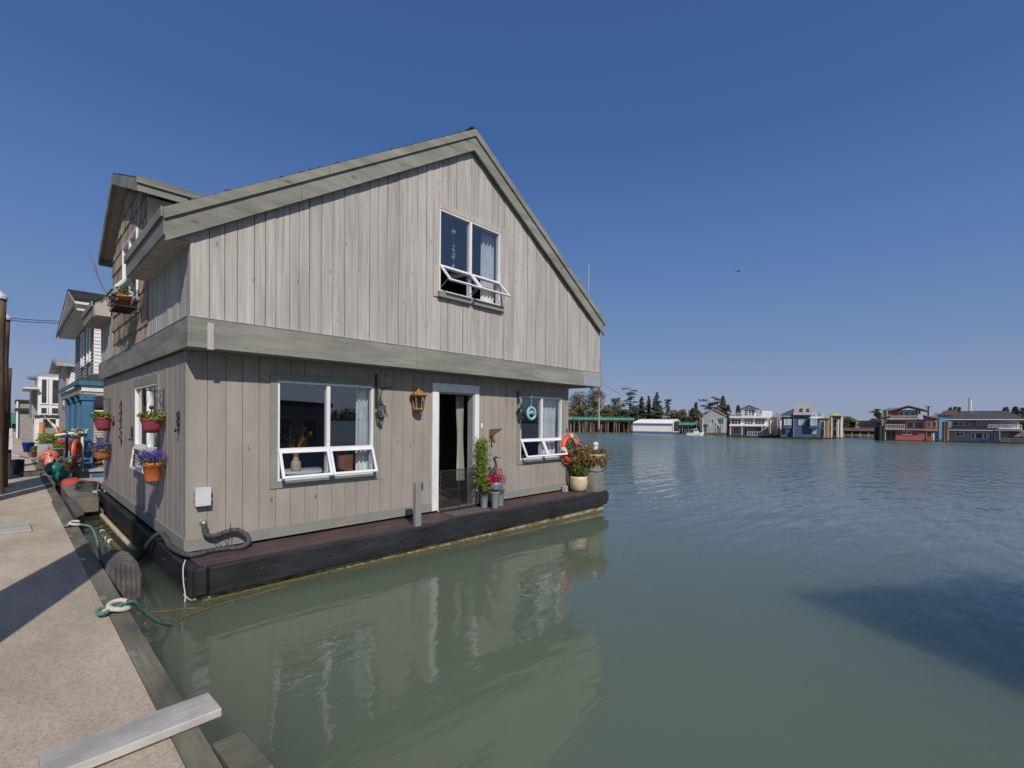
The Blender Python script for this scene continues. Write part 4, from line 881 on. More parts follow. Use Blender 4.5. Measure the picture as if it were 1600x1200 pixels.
# hanging baskets on the side wall
def bracket(y, z, label, ln=0.20):
    t = thing('basket_bracket', label, 'bracket', (-0.025, y, z), H=True, group='basket brackets on the side wall')
    mb = MB(); mb.box(-0.008, 0, -0.012, 0.012, -0.26, 0.03); mb.build('back_plate', M_black, t)
    mb = MB(); mb.tube([(0, 0, 0), (-ln, 0, 0)], 0.007, 6); mb.tube(spline([(-0.0, 0, -0.22), (-0.06, 0, -0.12), (-0.03, 0, -0.05), (-0.12, 0, -0.0)]), 0.005, 5); mb.torus((-ln+0.01, 0, 0.015), 0.02, 0.004, 'Y', 12, 5); mb.build('arm', M_black, t)
    return t
def basket(y, z, x, r, h, pmat, fmats, name, label, kind='bowl', spread=1.0, wires_up=0.45):
    t = thing(name, label, 'hanging basket', (x, y, z), H=True, group='hanging baskets on the side wall')
    mb = MB()
    if kind == 'bowl': prof = [(0.0, 0), (r*0.55, 0.005), (r*0.82, h*0.35), (r*0.97, h*0.8), (r, h*0.85), (r*1.05, h*0.86), (r*1.05, h), (r*0.97, h), (r*0.95, h*0.9), (0, h*0.88)]
    else: prof = [(0.0, 0), (r*0.68, 0.0), (r*0.70, 0.01), (r*0.92, h*0.78), (r*1.02, h*0.8), (r*1.02, h), (r*0.95, h), (r*0.93, h*0.88), (0, h*0.86)]
    mb.lathe(prof, n=26); mb.build('pot', pmat, t, True)
    mb = MB()
    for k in range(3):
        a = k*2.09+0.5; mb.tube([(r*math.cos(a), r*math.sin(a), h), (0, 0, h+wires_up)], 0.002, 4)
    mb.build('hanger', M_black, t)
    for nm, m, cnt, size, zc, rad, sq in fmats:
        mb = MB()
        for k in range(14):
            a = k*2.4; q = r*spread*math.sqrt((k+0.5)/14); mb.leaves((q*math.cos(a), q*math.sin(a), h*zc+random.uniform(-0.02, 0.03)), rad, cnt, size, sq, thin=0.35 if nm == 'flowers' else 0.5)
        mb.build(nm, m, t)
    return t
G1 = [('foliage', M_leafy, 26, 0.05, 1.12, 0.06, (1, 1, 0.8))]
V1 = [('foliage', M_leaf, 22, 0.04, 1.05, 0.08, (1, 1, 1)), ('flowers', M_purple, 60, 0.028, 1.28, 0.115, (1.2, 1.2, 0.9))]
bracket(1.11, 1.90, 'black bracket nearest the front corner holding the two near baskets')
basket(1.03, 1.35, -0.165, 0.122, 0.185, M_pink, [('foliage', M_leafy, 30, 0.05, 1.10, 0.06, (1.1, 1.1, 0.8))], 'hanging_basket', 'upper magenta basket of green plants before the side window', wires_up=0.38)
basket(0.99, 0.74, -0.165, 0.113, 0.24, M_terra, V1, 'hanging_basket', 'lower orange pot overflowing with violet flowers below the magenta basket', 'pot', 1.15)
bracket(5.92, 1.90, 'black bracket at the far end of the side wall', 0.26)
basket(5.92, 1.26, -0.135, 0.150, 0.27, M_pink, [('foliage', M_leafy, 30, 0.06, 1.08, 0.085, (1, 1, 0.8))], 'hanging_basket', 'magenta basket of green plants at the far end of the side wall', wires_up=0.34)
basket(5.90, 0.68, -0.145, 0.165, 0.22, M_clay, [('foliage', M_leaf, 26, 0.06, 1.1, 0.12, (1, 1, 0.9)), ('flowers', M_purple, 46, 0.04, 1.25, 0.16, (1.2, 1.2, 0.7))], 'hanging_basket', 'wide brown basket of violet flowers at the far end of the side wall', wires_up=0.32)
t = thing('bird_feeder', 'small black feeder standing up from the near magenta basket', 'bird feeder', (-0.165, 1.08, 1.53), H=True)
mb = MB(); mb.tube([(0, 0, 0), (0, 0, 0.12)], 0.008, 6); mb.build('stake', M_black, t)
mb = MB(); mb.ball((0, 0, 0.15), 0.028, 10); mb.build('globe', M_black, t, True)
# wall ornaments on the side wall
t = thing('metal_leaf_ornament', 'rusty metal leaf spray fixed on the side wall between far window and baskets', 'wall ornament', (-0.03, 4.55, 1.44), H=True)
mb = MB(); mb.tube(spline([(0, 0.0, -0.42), (0, -0.04, -0.2), (0, 0.03, 0.0), (0, -0.02, 0.2), (0, 0.02, 0.40)]), 0.012, 5); mb.build('stem', M_pile, t)
mb = MB()
for k in range(11):
    z = -0.36+0.07*k+random.uniform(-0.015, 0.015); s_ = (1 if k % 2 else -1)*random.uniform(0.7, 1.1); mb.add([(-0.012, 0.0, z), (-0.018, 0.08*s_, z+0.01), (-0.022, 0.16*s_, z+0.06), (-0.014, 0.06*s_, z+0.05), (-0.008, 0.0, z+0.005), (-0.010, 0.08*s_, z+0.015), (-0.012, 0.15*s_, z+0.062), (-0.008, 0.05*s_, z+0.052)], [(0, 1, 2, 3), (7, 6, 5, 4), (0, 4, 5, 1), (1, 5, 6, 2), (2, 6, 7, 3)])
mb.build('leaf', M_pile, t)
t = thing('small_metal_leaf', 'little rusty metal leaf on the side wall left of the leaf spray', 'wall ornament', (-0.03, 5.40, 1.46), H=True)
mb = MB(); mb.tube([(0, 0, -0.14), (-0.01, 0.0, 0.1)], 0.012, 5); mb.build('stem', M_pile, t)
mb = MB(); mb.prism([(0, -0.1, 0.0), (0, 0.0, 0.06), (0, 0.1, 0.0), (0, 0.0, -0.1)], (-0.03, 0, 0), (-0.015, 0, 0)); mb.build('leaf', M_pile, t)
def ornament(y, z, h, name, label):
    t = thing(name, label, 'wall hook', (-0.025, y, z), H=True)
    mb = MB(); mb.box(-0.012, 0, -0.03, 0.03, -h/2, h/2); mb.build('back_plate', M_black, t)
    mb = MB()
    mb.torus((-0.02, -0.02, h*0.30), h*0.14, 0.008, 'X', 14, 5); mb.torus((-0.02, -0.02, -h*0.02), h*0.14, 0.008, 'X', 14, 5)
    mb.tube([(-0.01, 0, -h*0.3), (-0.05, -0.03, -h*0.42), (-0.06, -0.08, -h*0.38), (-0.06, -0.09, -h*0.28)], 0.008, 6); mb.build('scroll', M_black, t)
ornament(0.29, 1.50, 0.27, 'scroll_hook', 'dark cast iron scroll hook on the side wall near the front corner')
ornament(3.40, 1.27, 0.24, 'cast_hook', 'weathered cast hook on the side wall left of the side window')
# dormer window basket
t = thing('window_box', 'wire basket with two clay pots hung under the open dormer window', 'window box', (-0.24, 2.75, 3.18), H=True)
mb = MB()
for z, s_ in ((0.0, 0.75), (0.10, 0.9), (0.24, 1.0)):
    q = [(-0.15*s_, -0.42*s_, z), (0.13, -0.42*s_, z), (0.13, 0.42*s_, z), (-0.15*s_, 0.42*s_, z), (-0.15*s_, -0.42*s_, z)]; mb.tube(q, 0.006, 4)
for k in range(9): y = -0.4+0.1*k; mb.tube([(-0.15, y, 0.24), (-0.112, y*0.75, 0.0), (0.13, y*0.75, 0.0), (0.13, y, 0.24)], 0.004, 4)
mb.build('wire_frame', M_black, t)
mb = MB(); mb.box(-0.11, 0.12, -0.3, 0.3, -0.005, 0.02); mb.build('liner', M_soil, t)
for y in (-0.17, 0.14):
    mb = MB(); mb.lathe([(0.06, 0.02), (0.085, 0.15), (0.092, 0.15), (0.092, 0.18), (0.08, 0.18), (0, 0.15)], (0, y, 0), 16); mb.build('clay_pot', M_clay, t, True)
mb = MB(); mb.leaves((0, -0.17, 0.25), 0.11, 80, 0.05); mb.leaves((0, 0.14, 0.24), 0.12, 80, 0.05); mb.leaves((0, 0.36, 0.2), 0.12, 60, 0.05); mb.build('foliage', M_leaf, t)
mb = MB()
for k in range(8): mb.tube(spline([(-0.1, 0.3+0.02*k, 0.2), (-0.2-0.02*k, 0.45, 0.4+0.06*k), (-0.25, 0.6+0.05*k, 0.75+0.03*k)]), 0.002, 3)
mb.build('stem', M_leafo, t)
# roof antenna
t = thing('roof_vent_pipe', 'thin grey mast standing up from the lower end of the right roof slope', 'mast', (7.93, -0.12, 4.02), H=True)
mb = MB(); mb.tube([(0, 0, 0), (0, 0, 1.22)], 0.014, 8); mb.build('pole', M_steel, t)
mb = MB(); mb.tube(spline([(0, 0, 0.22), (-0.06, 0.0, 0.36), (-0.16, 0.0, 0.40), (-0.22, 0, 0.32)]), 0.006, 6); mb.build('cable', M_black, t)
# ================================================================== the dock
mb = MB(); rnd = random.Random(2)
mb.box(-3.1, -0.895, -9.0, 5.98, -0.35, 0.395); mb.box(-3.1, -0.865, 6.0, 26.0, -0.35, 0.392); mb.box(-3.1, -0.80, 26.03, 70.0, -0.35, 0.385)
DK = structure(mb.build('path', M_concrete))
t = thing('edge_beam', 'green grey timber edge beam bolted along the near part of the dock', 'timber beam', (0, 0, 0))
for a, b in ((-9.0, -3.3), (-3.295, 0.9), (0.905, 5.4)):
    mb = MB(); xa = -0.885+0.0*a; mb.prism([(-0.893, a, 0.405), (-0.765+0.009*a*0.5, a, 0.405), (-0.765+0.009*b*0.5, b, 0.405), (-0.893+0.0, b, 0.405)], (0, 0, 0), (0, 0, -0.22)); mb.build('timber', M_edge, t)
mb = MB()
for y in (-2.6, -1.2, 0.4, 1.9, 3.6): mb.box(-0.90, -0.86, y-0.05, y+0.05, 0.4055, 0.409)
mb.each('metal_strap', M_galv, t)
t = thing('edge_beam', 'weathered edge beam along the far part of the dock beside the buoys', 'timber beam', (0, 0, 0))
mb = MB(); mb.box(-0.862, -0.735, 5.42, 12.0, 0.18, 0.40); mb.build('timber', M_edge, t); mb = MB(); mb.box(-0.862, -0.74, 12.01, 30.0, 0.18, 0.40); mb.build('timber', M_edge, t)
t = thing('expansion_plate', 'bleached flat board lying across the dock at the left', 'board', (-1.62, 2.97, 0.396), R(1))
mb = MB(); mb.cbox(-0.40, 0.40, -0.33, 0.33, 0, 0.025, 0.006); mb.build('board', M_plank, t)
t = thing('grey_plank', 'bleached grey plank laid across the dock edge in the near foreground', 'plank', (-1.12, -3.675, 0.41), R(1.5))
mb = MB(); mb.cbox(-0.22, 0.44, -0.11, 0.11, 0, 0.045, 0.006); mb.build('plank', M_plank, t)
t = thing('timber_offcut', 'brown wooden block in the near foreground beside the grey plank', 'timber', (-0.69, -4.05, 0.27), R(-88))
mb = MB(); mb.cbox(-0.12, 0.25, -0.07, 0.07, 0, 0.12, 0.006); mb.build('block', M_edge, t)
# mooring ropes round cleats
def mooring(x, y, label, out, s=1.0):
    t = thing('mooring_rope', label, 'rope', (x, y, 0.41))
    mb = MB(); q = []
    for k in range(60):
        a = k*0.42; q.append(((0.062*math.cos(a)+0.02*math.sin(a*0.37))*s, (0.055*math.sin(a)+0.02*math.cos(a*0.53))*s, 0.022+0.028*math.sin(a*0.5+1)*s+0.012))
    mb.rope(q[:26], 0.019*s, 0.07); mb.build('white_loop', M_ropew, t, True)
    mb = MB(); q2 = []
    for k in range(16):
        a = k*0.45+1; q2.append((-0.07*s+(0.045*math.cos(a))*s, -0.02+(0.045*math.sin(a*1.1))*s, 0.022+0.02*math.sin(a*0.7)**2))
    mb.rope(q2, 0.016*s, 0.06); mb.rope(spline([(0.02, 0, 0.04)] + out, 8), 0.017*s, 0.07); mb.build('teal_line', M_rope, t, True)
    return t
mooring(-0.85, -1.66, 'white and teal mooring rope knotted on the edge beam by the foreground shadow', [(0.12, 0.08, 0.02), (0.2, 0.18, -0.10), (0.33, 0.32, -0.27), (0.47, 0.50, -0.40), (0.52, 0.58, -0.46)], 1.0)
mb = MB(); mb.tube(spline([(-0.52, -1.34, 0.14), (-0.40, -1.16, 0.03), (-0.28, -1.0, -0.01), (0.0, -0.80, -0.03)], 8), 0.02, 7)
tag(mb.build('weedy_rope', M_algae, None, True), 'brown weed-covered end of the mooring rope entering the water', 'rope')
mooring(-0.80, 2.62, 'teal mooring rope looped on the edge beam near the middle of the dock', [(0.08, -0.05, 0.02), (0.16, -0.3, 0.01), (0.17, -0.8, -0.06), (0.18, -1.2, -0.25), (0.22, -1.6, -0.44)], 0.9)
mb = MB(); mb.tube(spline([(-0.36, -1.12, 0.0), (-0.24, -1.02, 0.012), (0.05, -0.92, 0.012), (0.5, -0.83, 0.005), (0.9, -0.74, -0.01)], 8), 0.011, 6)
tag(mb.build('weedy_line', M_algae, None, True), 'thin yellow-brown line lying on the water along the front of the float corner', 'rope')
mb = MB(); mb.tube(spline([(-0.55, -0.55, 0.0), (-0.35, -0.72, 0.01), (-0.18, -0.78, 0.006), (-0.05, -0.86, 0.0)], 8), 0.009, 6)
tag(mb.build('weedy_line', M_algae, None, True), 'thin yellow-brown line trailing on the water between fender and float corner', 'rope')
mb = MB(); mb.tube(spline([(-0.10, -0.35, 0.40), (-0.135, -0.42, 0.34), (-0.14, -0.46, 0.20), (-0.13, -0.50, 0.05), (-0.15, -0.55, -0.03)], 8), 0.007, 6); mb.tube(spline([(-0.14, -0.47, 0.06), (-0.10, -0.58, 0.02), (-0.08, -0.68, 0.05)], 6), 0.006, 5)
tag(mb.build('corner_line', M_ropew, None, True), 'thin pale line hanging over the black beam at the near float corner', 'rope')
# rubber fender (ribbed) and dark wedge fenders
t = thing('ribbed_fender', 'worn black ribbed rubber fender hanging off the dock edge in the shadow', 'fender', (-0.60, 0.12, 0.40))
mb = MB(); poly = [(-0.15, 0, -0.02), (-0.13, 0, 0.03), (-0.06, 0, 0.055), (0.04, 0, 0.045), (0.10, 0, 0.0), (0.13, 0, -0.12), (0.13, 0, -0.36), (0.06, 0, -0.42), (-0.15, 0, -0.42)]
mb.prism(poly, (0, -0.26, 0), (0, 0.26, 0)); mb.build('body', M_rubber, t)
mb = MB()
for k in range(7):
    y = -0.25+0.083*k; pp = [(-0.06, y, 0.06), (0.04, y, 0.05), (0.105, y, 0.005), (0.138, y, -0.12), (0.138, y, -0.36)]; mb.tube(pp, 0.012, 5)
for k in range(6): x = -0.12+0.042*k; mb.tube([(x, -0.262, 0.03-0.02*abs(k-2.2)), (x+0.004, -0.264, -0.2), (x+0.012, -0.262, -0.42)], 0.010, 5)
mb.build('ribs', M_rubber, t)
t = thing('rubber_strip', 'black rubber bumper strip on the dock edge beyond the teal rope', 'fender', (-0.70, 4.8, 0.36))
mb = MB(); mb.prism([(0, -1.2, 0.0), (0.12, -0.9, 0.0), (0.16, 1.3, 0.0), (0.02, 1.3, 0.0)], (0, 0, -0.40), (0, 0, 0.02)); mb.build('strip', M_rubber, t)
t = thing('floating_pipe', 'weedy foam-wrapped pipe floating in the gap between dock and house', 'pipe', (-0.34, 3.3, 0.0))
mb = MB(); mb.tube(spline([(0.0, 0.9, 0.01), (0.0, 0.4, 0.035), (0.02, -0.2, 0.02), (0.06, -0.9, -0.03)]), 0.035, 8); mb.build('pipe', M_algae, t, True)
mb = MB()
for k in range(4): mb.tube([(0.0, 0.8-0.3*k, 0.02), (0.003, 0.7-0.3*k, 0.025)], 0.04, 8)
mb.build('foam_wrap', M_ropew, t, True)
mb = MB(); mb.tube(spline([(-0.12, 6.9, 0.55), (-0.14, 6.85, 0.3), (-0.16, 6.75, 0.1), (-0.18, 6.6, -0.05)]), 0.012, 6)
tag(mb.build('hanging_line', M_rope, None, True), 'thin pale blue line hanging from the far house corner into the water', 'rope')
# finger float beyond the house, with coiled hose
t = thing('finger_float', 'tan concrete finger float reaching from the dock behind the floating house', 'float', (0, 0, 0))
mb = MB(); mb.cbox(-0.55, 9.0, 7.35, 10.6, -0.2, 0.34, 0.02); mb.build('slab', M_concrete, t); mb = MB(); mb.cbox(-0.60, -0.2, 5.9, 10.6, 0.1, 0.385, 0.01); mb.build('timber_edge', M_edge, t)
t = thing('coiled_hose', 'dark hose coiled on the float edge at the far house corner', 'hose', (-0.22, 7.5, 0.36))
mb = MB(); q = []
for k in range(70): a = k*0.35; q.append((0.2*math.cos(a)*(1+0.1*math.sin(k*0.2)), 0.45*math.sin(a), 0.02+0.0022*k))
mb.tube(q, 0.02, 6); mb.build('hose', M_conduit, t, True)
# piles on the left of the dock
def pile(x, y, r, h, label, cap=True, grp='timber piles along the dock'):
    t = thing('mooring_pile', label, 'pile', (x, y, 0), group=grp)
    mb = MB(); rnd = random.Random(int(abs(x*100+y*7))); pts = []; rs = []
    for k in range(13): pts.append((0.012*math.sin(k*1.3+x), 0.012*math.cos(k*1.7), -1.5+(h+1.5)*k/12)); rs.append(r*(1.05-0.12*k/12)*(1+rnd.uniform(-0.02, 0.02)))
    mb.tube(pts, rs, 18); mb.build('shaft', M_pile, t, True)
    if cap:
        mb = MB(); mb.lathe([(r*1.12, h-0.03), (r*1.12, h+0.02), (0, h+r*1.5)], n=18); mb.build('cone_cap', M_whitewood, t)
    return t
pile(-1.655, 7.55, 0.165, 4.35, 'nearest tall pile with white cone cap at the left edge')
pile(-1.60, 9.0, 0.165, 4.15, 'second capped pile just behind the nearest one at the left edge')
pile(-1.55, 11.6, 0.16, 3.25, 'shorter uncapped brown pile beyond the two capped piles', False)
pile(-1.75, 14.2, 0.16, 3.3, 'brown pile half hidden behind the other piles', False)
pile(-2.35, -2.72, 0.155, 5.75, 'tall pile beside the photographer casting its shadow across the dock')
pile(-2.38, -3.50, 0.155, 5.4, 'second tall pile behind the photographer casting a shadow on the dock')
pile(-2.25, 5.2, 0.17, 4.4, 'tall pile hidden just left of the picture')
pile(-2.6, 6.0, 0.17, 4.4, 'outer tall pile left of the picture beside the dock')
t = thing('utility_pedestal', 'dark utility pedestal with pale meter boxes standing by the piles', 'utility box', (-1.46, 11.0, 0.39))
mb = MB(); mb.cbox(-0.3, 0.07, -0.2, 0.2, 0, 0.95, 0.02); mb.build('cabinet', M_black, t)
mb = MB(); mb.cbox(-0.06, 0.10, -0.3, -0.201, 0.75, 1.05, 0.01); mb.cbox(-0.1, 0.09, -0.24, -0.0, 1.06, 1.28, 0.01); mb.build('meter_box', M_box, t)
t = thing('blue_drum', 'small dark blue tub at the foot of the utility pedestal', 'tub', (-1.26, 12.3, 0.39))
M_navy = pbr('navy_plastic', (0.03, 0.06, 0.11), 0.5, (0.02, 0.04, 0.08), (5, 5, 5))
mb = MB(); mb.lathe([(0.1, 0), (0.12, 0.02), (0.13, 0.38), (0.14, 0.40), (0, 0.42)], n=18); mb.build('tub', M_navy, t, True)
t = thing('black_mat', 'flat black rubber pad on the dock beside the pink buoy', 'rubber pad', (-0.95, 11.6, 0.395))
mb = MB(); mb.cbox(-0.28, 0.1, -0.25, 0.25, 0, 0.11, 0.01); mb.build('pad', M_rubber, t)
# buoys
def buoy(x, y, r, mat, label, sq=(1, 1, 1), z=None):
    t = thing('mooring_buoy', label, 'buoy', (x, y, z if z is not None else 0.30+r*0.6), group='mooring buoys along the dock')
    mb = MB(); mb.ball((0, 0, 0), r, 22, sq); mb.build('body', mat, t, True)
    mb = MB(); mb.tube([(0, 0, r*sq[2]*0.96), (0, 0, r*sq[2]+0.05)], 0.03, 8); mb.torus((0, 0, r*sq[2]+0.07), 0.035, 0.012, 'X', 12, 6); mb.build('eye', M_rubber, t, True)
    return t
buoy(-0.50, 15.9, 0.27, M_buoyo, 'larger orange buoy, the farthest of the row by the dock', (1, 1, 0.85), 0.66)
buoy(-0.57, 13.3, 0.18, M_buoyp, 'faded pink buoy between the orange and green buoys', (1, 1, 1), 0.62)
buoy(-0.60, 11.0, 0.20, M_teal, 'rear one of the two dark green buoys', (1, 1, 0.95), 0.60)
buoy(-0.53, 9.6, 0.19, M_teal, 'front one of the two dark green buoys', (1, 1, 0.95), 0.52)
buoy(-0.42, 8.8, 0.22, M_redp, 'flattened faded red buoy nearest the house corner', (1.1, 1, 0.7), 0.38)
mb = MB(); mb.tube(spline([(-1.4, 16.0, 0.75), (-0.9, 15.5, 0.62), (-0.65, 13.5, 0.85), (-0.55, 12.9, 0.5), (-0.4, 11.6, 0.45)]), 0.02, 6)
tag(mb.build('buoy_line', M_ropew, None, True), 'pale rope slung across the dock to the buoys', 'rope')
mb = MB(); mb.tube(spline([(-0.50, 11.5, 0.70), (-0.3, 11.3, 0.86), (-0.05, 11.2, 0.92)]), 0.025, 6)
tag(mb.build('green_hose', M_rope, None, True), 'light green hose arching over the pink buoy', 'hose')
# life ring on its stand with white flowers
t = thing('life_ring_stand', 'dark post stand with white fittings holding an orange life ring by the blue porch', 'stand', (-0.18, 12.4, 0.3))
mb = MB(); mb.tube([(-0.1, 0, -0.3), (-0.1, 0, 1.25)], 0.035, 8); mb.tube([(-0.1, 0, 1.1), (0.25, 0, 1.1)], 0.02, 6); mb.build('post', M_navy, t)
mb = MB(); mb.tube([(0.24, 0, 0.1), (0.24, 0, 1.1)], 0.035, 8); mb.tube([(-0.35, 0, 1.15), (0.05, 0, 1.22)], 0.03, 8); mb.build('white_pipe', M_whitewood, t)
t = thing('life_ring', 'orange life ring seen nearly edge-on on its stand by the blue porch', 'life ring', (-0.10, 12.15, 1.03), R(-18))
mb = MB(); mb.torus((0, 0, 0), 0.27, 0.07, 'X', 36, 12); mb.build('ring', M_orange, t, True)
mb = MB(); q = [(0, 0.34*math.cos(k*0.3), 0.34*math.sin(k*0.3)) for k in range(22)]; mb.tube(q, 0.008, 5); mb.build('grab_line', M_ropew, t)
def planter(name, label, loc, w_, d_, h_, mat, fm, frad, fsize=0.07, cnt=60, bloom=None, group=None, round_=False):
    t = thing(name, label, 'planter', loc, group=group); mb = MB()
    if round_: mb.lathe([(w_*0.35, 0), (w_*0.5, h_*0.9), (w_*0.53, h_*0.9), (w_*0.53, h_), (w_*0.46, h_), (0, h_*0.9)], n=20)
    else:
        mb.cbox(-w_/2, w_/2, -d_/2, d_/2, 0, h_, 0.015)
    mb.build('container', mat, t, round_)
    if fm:
        mb = MB()
        for k in range(10): mb.leaves((w_*0.42*math.cos(k*2.4)*random.random(), d_*0.42*math.sin(k*2.4)*random.random(), h_+frad*0.55), frad, cnt, fsize, thin=0.35)
        mb.build('foliage', fm, t)
    if bloom:
        mb = MB()
        for k in range(14): mb.leaves((w_*0.5*math.cos(k*2.4), d_*0.5*math.sin(k*2.4), h_+frad*random.uniform(0.5, 1.4)), 0.06, 14, fsize)
        mb.build('bloom', bloom, t)
    return t
planter('flower_pot', 'white flowers in a pot above the life ring stand', (0.02, 12.9, 1.25), 0.3, 0.3, 0.16, M_potgrey, M_leaf, 0.14, bloom=M_whitep, round_=True)
planter('planter_box', 'large grey planter tub with tall grasses by the dock edge', (-0.32, 19.5, 0.32), 0.72, 0.7, 0.62, M_steel, M_leafy, 0.3, 0.10, 90)
planter('flower_pot', 'teal pot of bright green leaves before the grey planter', (-0.30, 16.0, 0.72), 0.26, 0.26, 0.2, M_turq, M_leafy, 0.12, 0.05, 60, round_=True)
planter('flower_pot', 'terracotta pot at the left of the grey planter', (-0.72, 19.6, 0.39), 0.26, 0.26, 0.30, M_clay, M_leaf, 0.12, round_=True)
planter('flower_pot', 'pot of orange and red flowers right of the grey planter', (-0.02, 17.4, 0.55), 0.35, 0.35, 0.3, M_clay, M_leafo, 0.2, 0.08, bloom=M_flame, round_=True)
planter('planter_box', 'slate blue planter of yellow flowers before the pink-grey house', (0.08, 18.4, 0.45), 0.5, 0.5, 0.75, M_bluepot, M_leaf, 0.2, 0.08, bloom=M_yellow)
planter('planter_box', 'grey crate of dry reddish plants left of the life ring', (0.10, 14.6, 0.35), 0.6, 0.5, 0.55, M_gclap, M_leafo, 0.22, 0.07, 70)
planter('flower_pot', 'low tangle of grasses in a tub behind the green buoys', (-0.22, 11.2, 0.34), 0.4, 0.4, 0.2, M_potgrey, M_leafo, 0.2, 0.06, 80, round_=True)
planter('flower_pot', 'blue drum pot on the dock left of the planters', (-0.82, 24.5, 0.39), 0.42, 0.4, 0.45, pbr('royal_blue_plastic', (0.02, 0.08, 0.42), 0.4, (0.015, 0.06, 0.35)), None, 0.1, round_=True)
for k, (x, y, h) in enumerate(((-0.32, 26.5, 1.35), (-0.02, 22.5, 0.9))):
    mb = MB(); mb.tube([(x, y, 0.0), (x, y, 0.4+h)], 0.10 if k == 0 else 0.08, 10)
    tag(mb.build('wooden_post', pbr('varnished_post', (0.42, 0.20, 0.06), 0.6, (0.28, 0.12, 0.04), (5, 5, 1)) if k == 0 else bpy.data.materials['varnished_post'], None, True), ('tall varnished orange-brown post by the white pavilion', 'shorter orange-brown post behind the yellow flowers')[k], 'post')

# --- blue porch house
BH = thing('blue_porch_house', 'blue porch house with white clapboard upper storey, next along the dock', 'house')
mb = MB(); mb.cbox(-0.05, 8.0, 13.3, 24.0, -0.4, 0.42, 0.02); mb.build('float', M_edge, BH)
mb = MB(); mb.box(1.9, 7.5, 15.6, 21.0, 0.42, 3.0); mb.build('wall', M_blue, BH)
mb = MB(); mb.box(0.5, 7.6, 14.1, 21.0, 3.3, 5.7); mb.build('upper_wall', M_gclap, BH)
cl = MB()
for k in range(20):
    z = 3.32+0.118*k; cl.prism([(0.44, 0, z), (3.5, 0, z), (3.5, 0, z+0.115), (0.44, 0, z+0.115)], (0, 14.05, 0), (0, 14.075, 0)); 
    cl.add([(0.44, 14.03, z), (3.5, 14.03, z), (3.5, 14.05, z+0.112), (0.44, 14.05, z+0.112)], [(0, 1, 2, 3)])
cl.build('clapboard', M_clap, BH)
cl = MB()
for k in range(20):
    z = 3.32+0.118*k
    for y0, y1 in ((14.08, 15.3), (16.3, 17.3), (18.3, 20.9)): cl.add([(0.465, y0, z), (0.465, y1, z), (0.49, y1, z+0.116), (0.49, y0, z+0.116), (0.498, y0, z), (0.498, y1, z)], [(0, 1, 2, 3), (4, 5, 1, 0)])
cl.build('side_clapboard', M_gclap, BH)
for y0 in (15.3, 17.3):
    f = MB(); f.box(0.44, 0.498, y0, y0+0.12, 3.9, 5.2); f.box(0.44, 0.498, y0+0.88, y0+1.0, 3.9, 5.2); f.box(0.44, 0.498, y0+0.12, y0+0.88, 3.9, 4.0); f.box(0.44, 0.498, y0+0.12, y0+0.88, 5.1, 5.2); F = f.build('window', M_white, BH)
    f = MB(); f.box(0.475, 0.497, y0+0.12, y0+0.88, 4.0, 5.1); f.build('pane', M_pane, F)
# upper roof: gable end towards the dock
rf = MB()
for s_, ye, ze in ((1, 13.7, 5.66), (-1, 21.6, 5.55)):
    rf.prism([(-0.05, ye, ze), (7.9, ye, ze), (7.9, 16.2, 6.45), (-0.05, 16.2, 6.45)], (0, 0, 0), (0, 0, -0.10))
RO = rf.build('roof', M_clap, BH)
rf = MB(); shingles(rf, (-0.07, 13.66, 5.665), (1, 0, 0), (0, 2.54, 0.785), 8, 2.64, 0.2, 0.3, 0.02, 5); shingles(rf, (-0.07, 21.64, 5.555), (1, 0, 0), (0, -5.44, 0.9), 8, 5.5, 0.2, 0.3, 0.02, 6); rf.build('shingles', M_roof, RO)
rf = MB(); rf.box(-0.09, -0.05, 13.66, 21.6, 5.38, 5.52)
rf.build('gutter', M_black, RO)
rf = MB(); rf.box(0.0, 0.495, 13.72, 21.5, 5.36, 5.42); rf.build('soffit', M_clap, RO)
# porch skirt roof
rf = MB(); rf.prism([(0.02, 13.3, 3.14), (8, 13.3, 3.14), (8, 14.08, 3.42), (0.45, 14.08, 3.42)], (0, 0, 0), (0, 0, -0.05)); rf.prism([(0.02, 13.3, 3.14), (0.45, 14.08, 3.42), (0.45, 21.0, 3.42), (0.02, 21.4, 3.14)], (0, 0, 0), (0, 0, -0.05)); rf.build('porch_roof', M_roof, BH)
rf = MB(); rf.box(0.0, 8, 13.27, 13.31, 2.99, 3.13); rf.box(-0.02, 0.02, 13.27, 21.4, 2.99, 3.13); rf.build('porch_gutter', M_blue, BH)
rf = MB(); rf.box(0.10, 8, 13.36, 13.44, 2.80, 2.985); rf.build('white_beam', M_whitewood, BH)
rf = MB(); rf.box(0.06, 0.14, 13.45, 21.2, 2.72, 2.98); rf.build('side_beam', M_gclap, BH)
rf = MB(); rf.box(0.15, 8, 13.5, 15.55, 2.86, 2.9); rf.build('porch_ceiling', M_soffit, BH)
for y in (13.55, 15.2, 17.2, 19.4):
    c = MB(); c.cbox(0.12, 0.40, y-0.13, y+0.13, 0.42, 2.72, 0.01); c.cbox(0.08, 0.43, y-0.17, y+0.17, 2.52, 2.72, 0.01); CL_ = c.build('column', M_blue, BH)
    c = MB(); c.prism([(0, y+0.13, 2.5), (0, y+0.13, 1.9), (0, y+0.7, 2.5)], (0.18, 0, 0), (0.34, 0, 0)); c.build('bracket', M_blue, CL_)
mb = MB(); mb.box(0.2, 0.3, 15.4, 21.0, 0.42, 2.6); mb.build('side_wall', M_blue, BH)
mb = MB(); mb.box(0.42, 4, 13.5, 13.55, 2.18, 2.22); mb.build('rail', M_whitewood, BH)
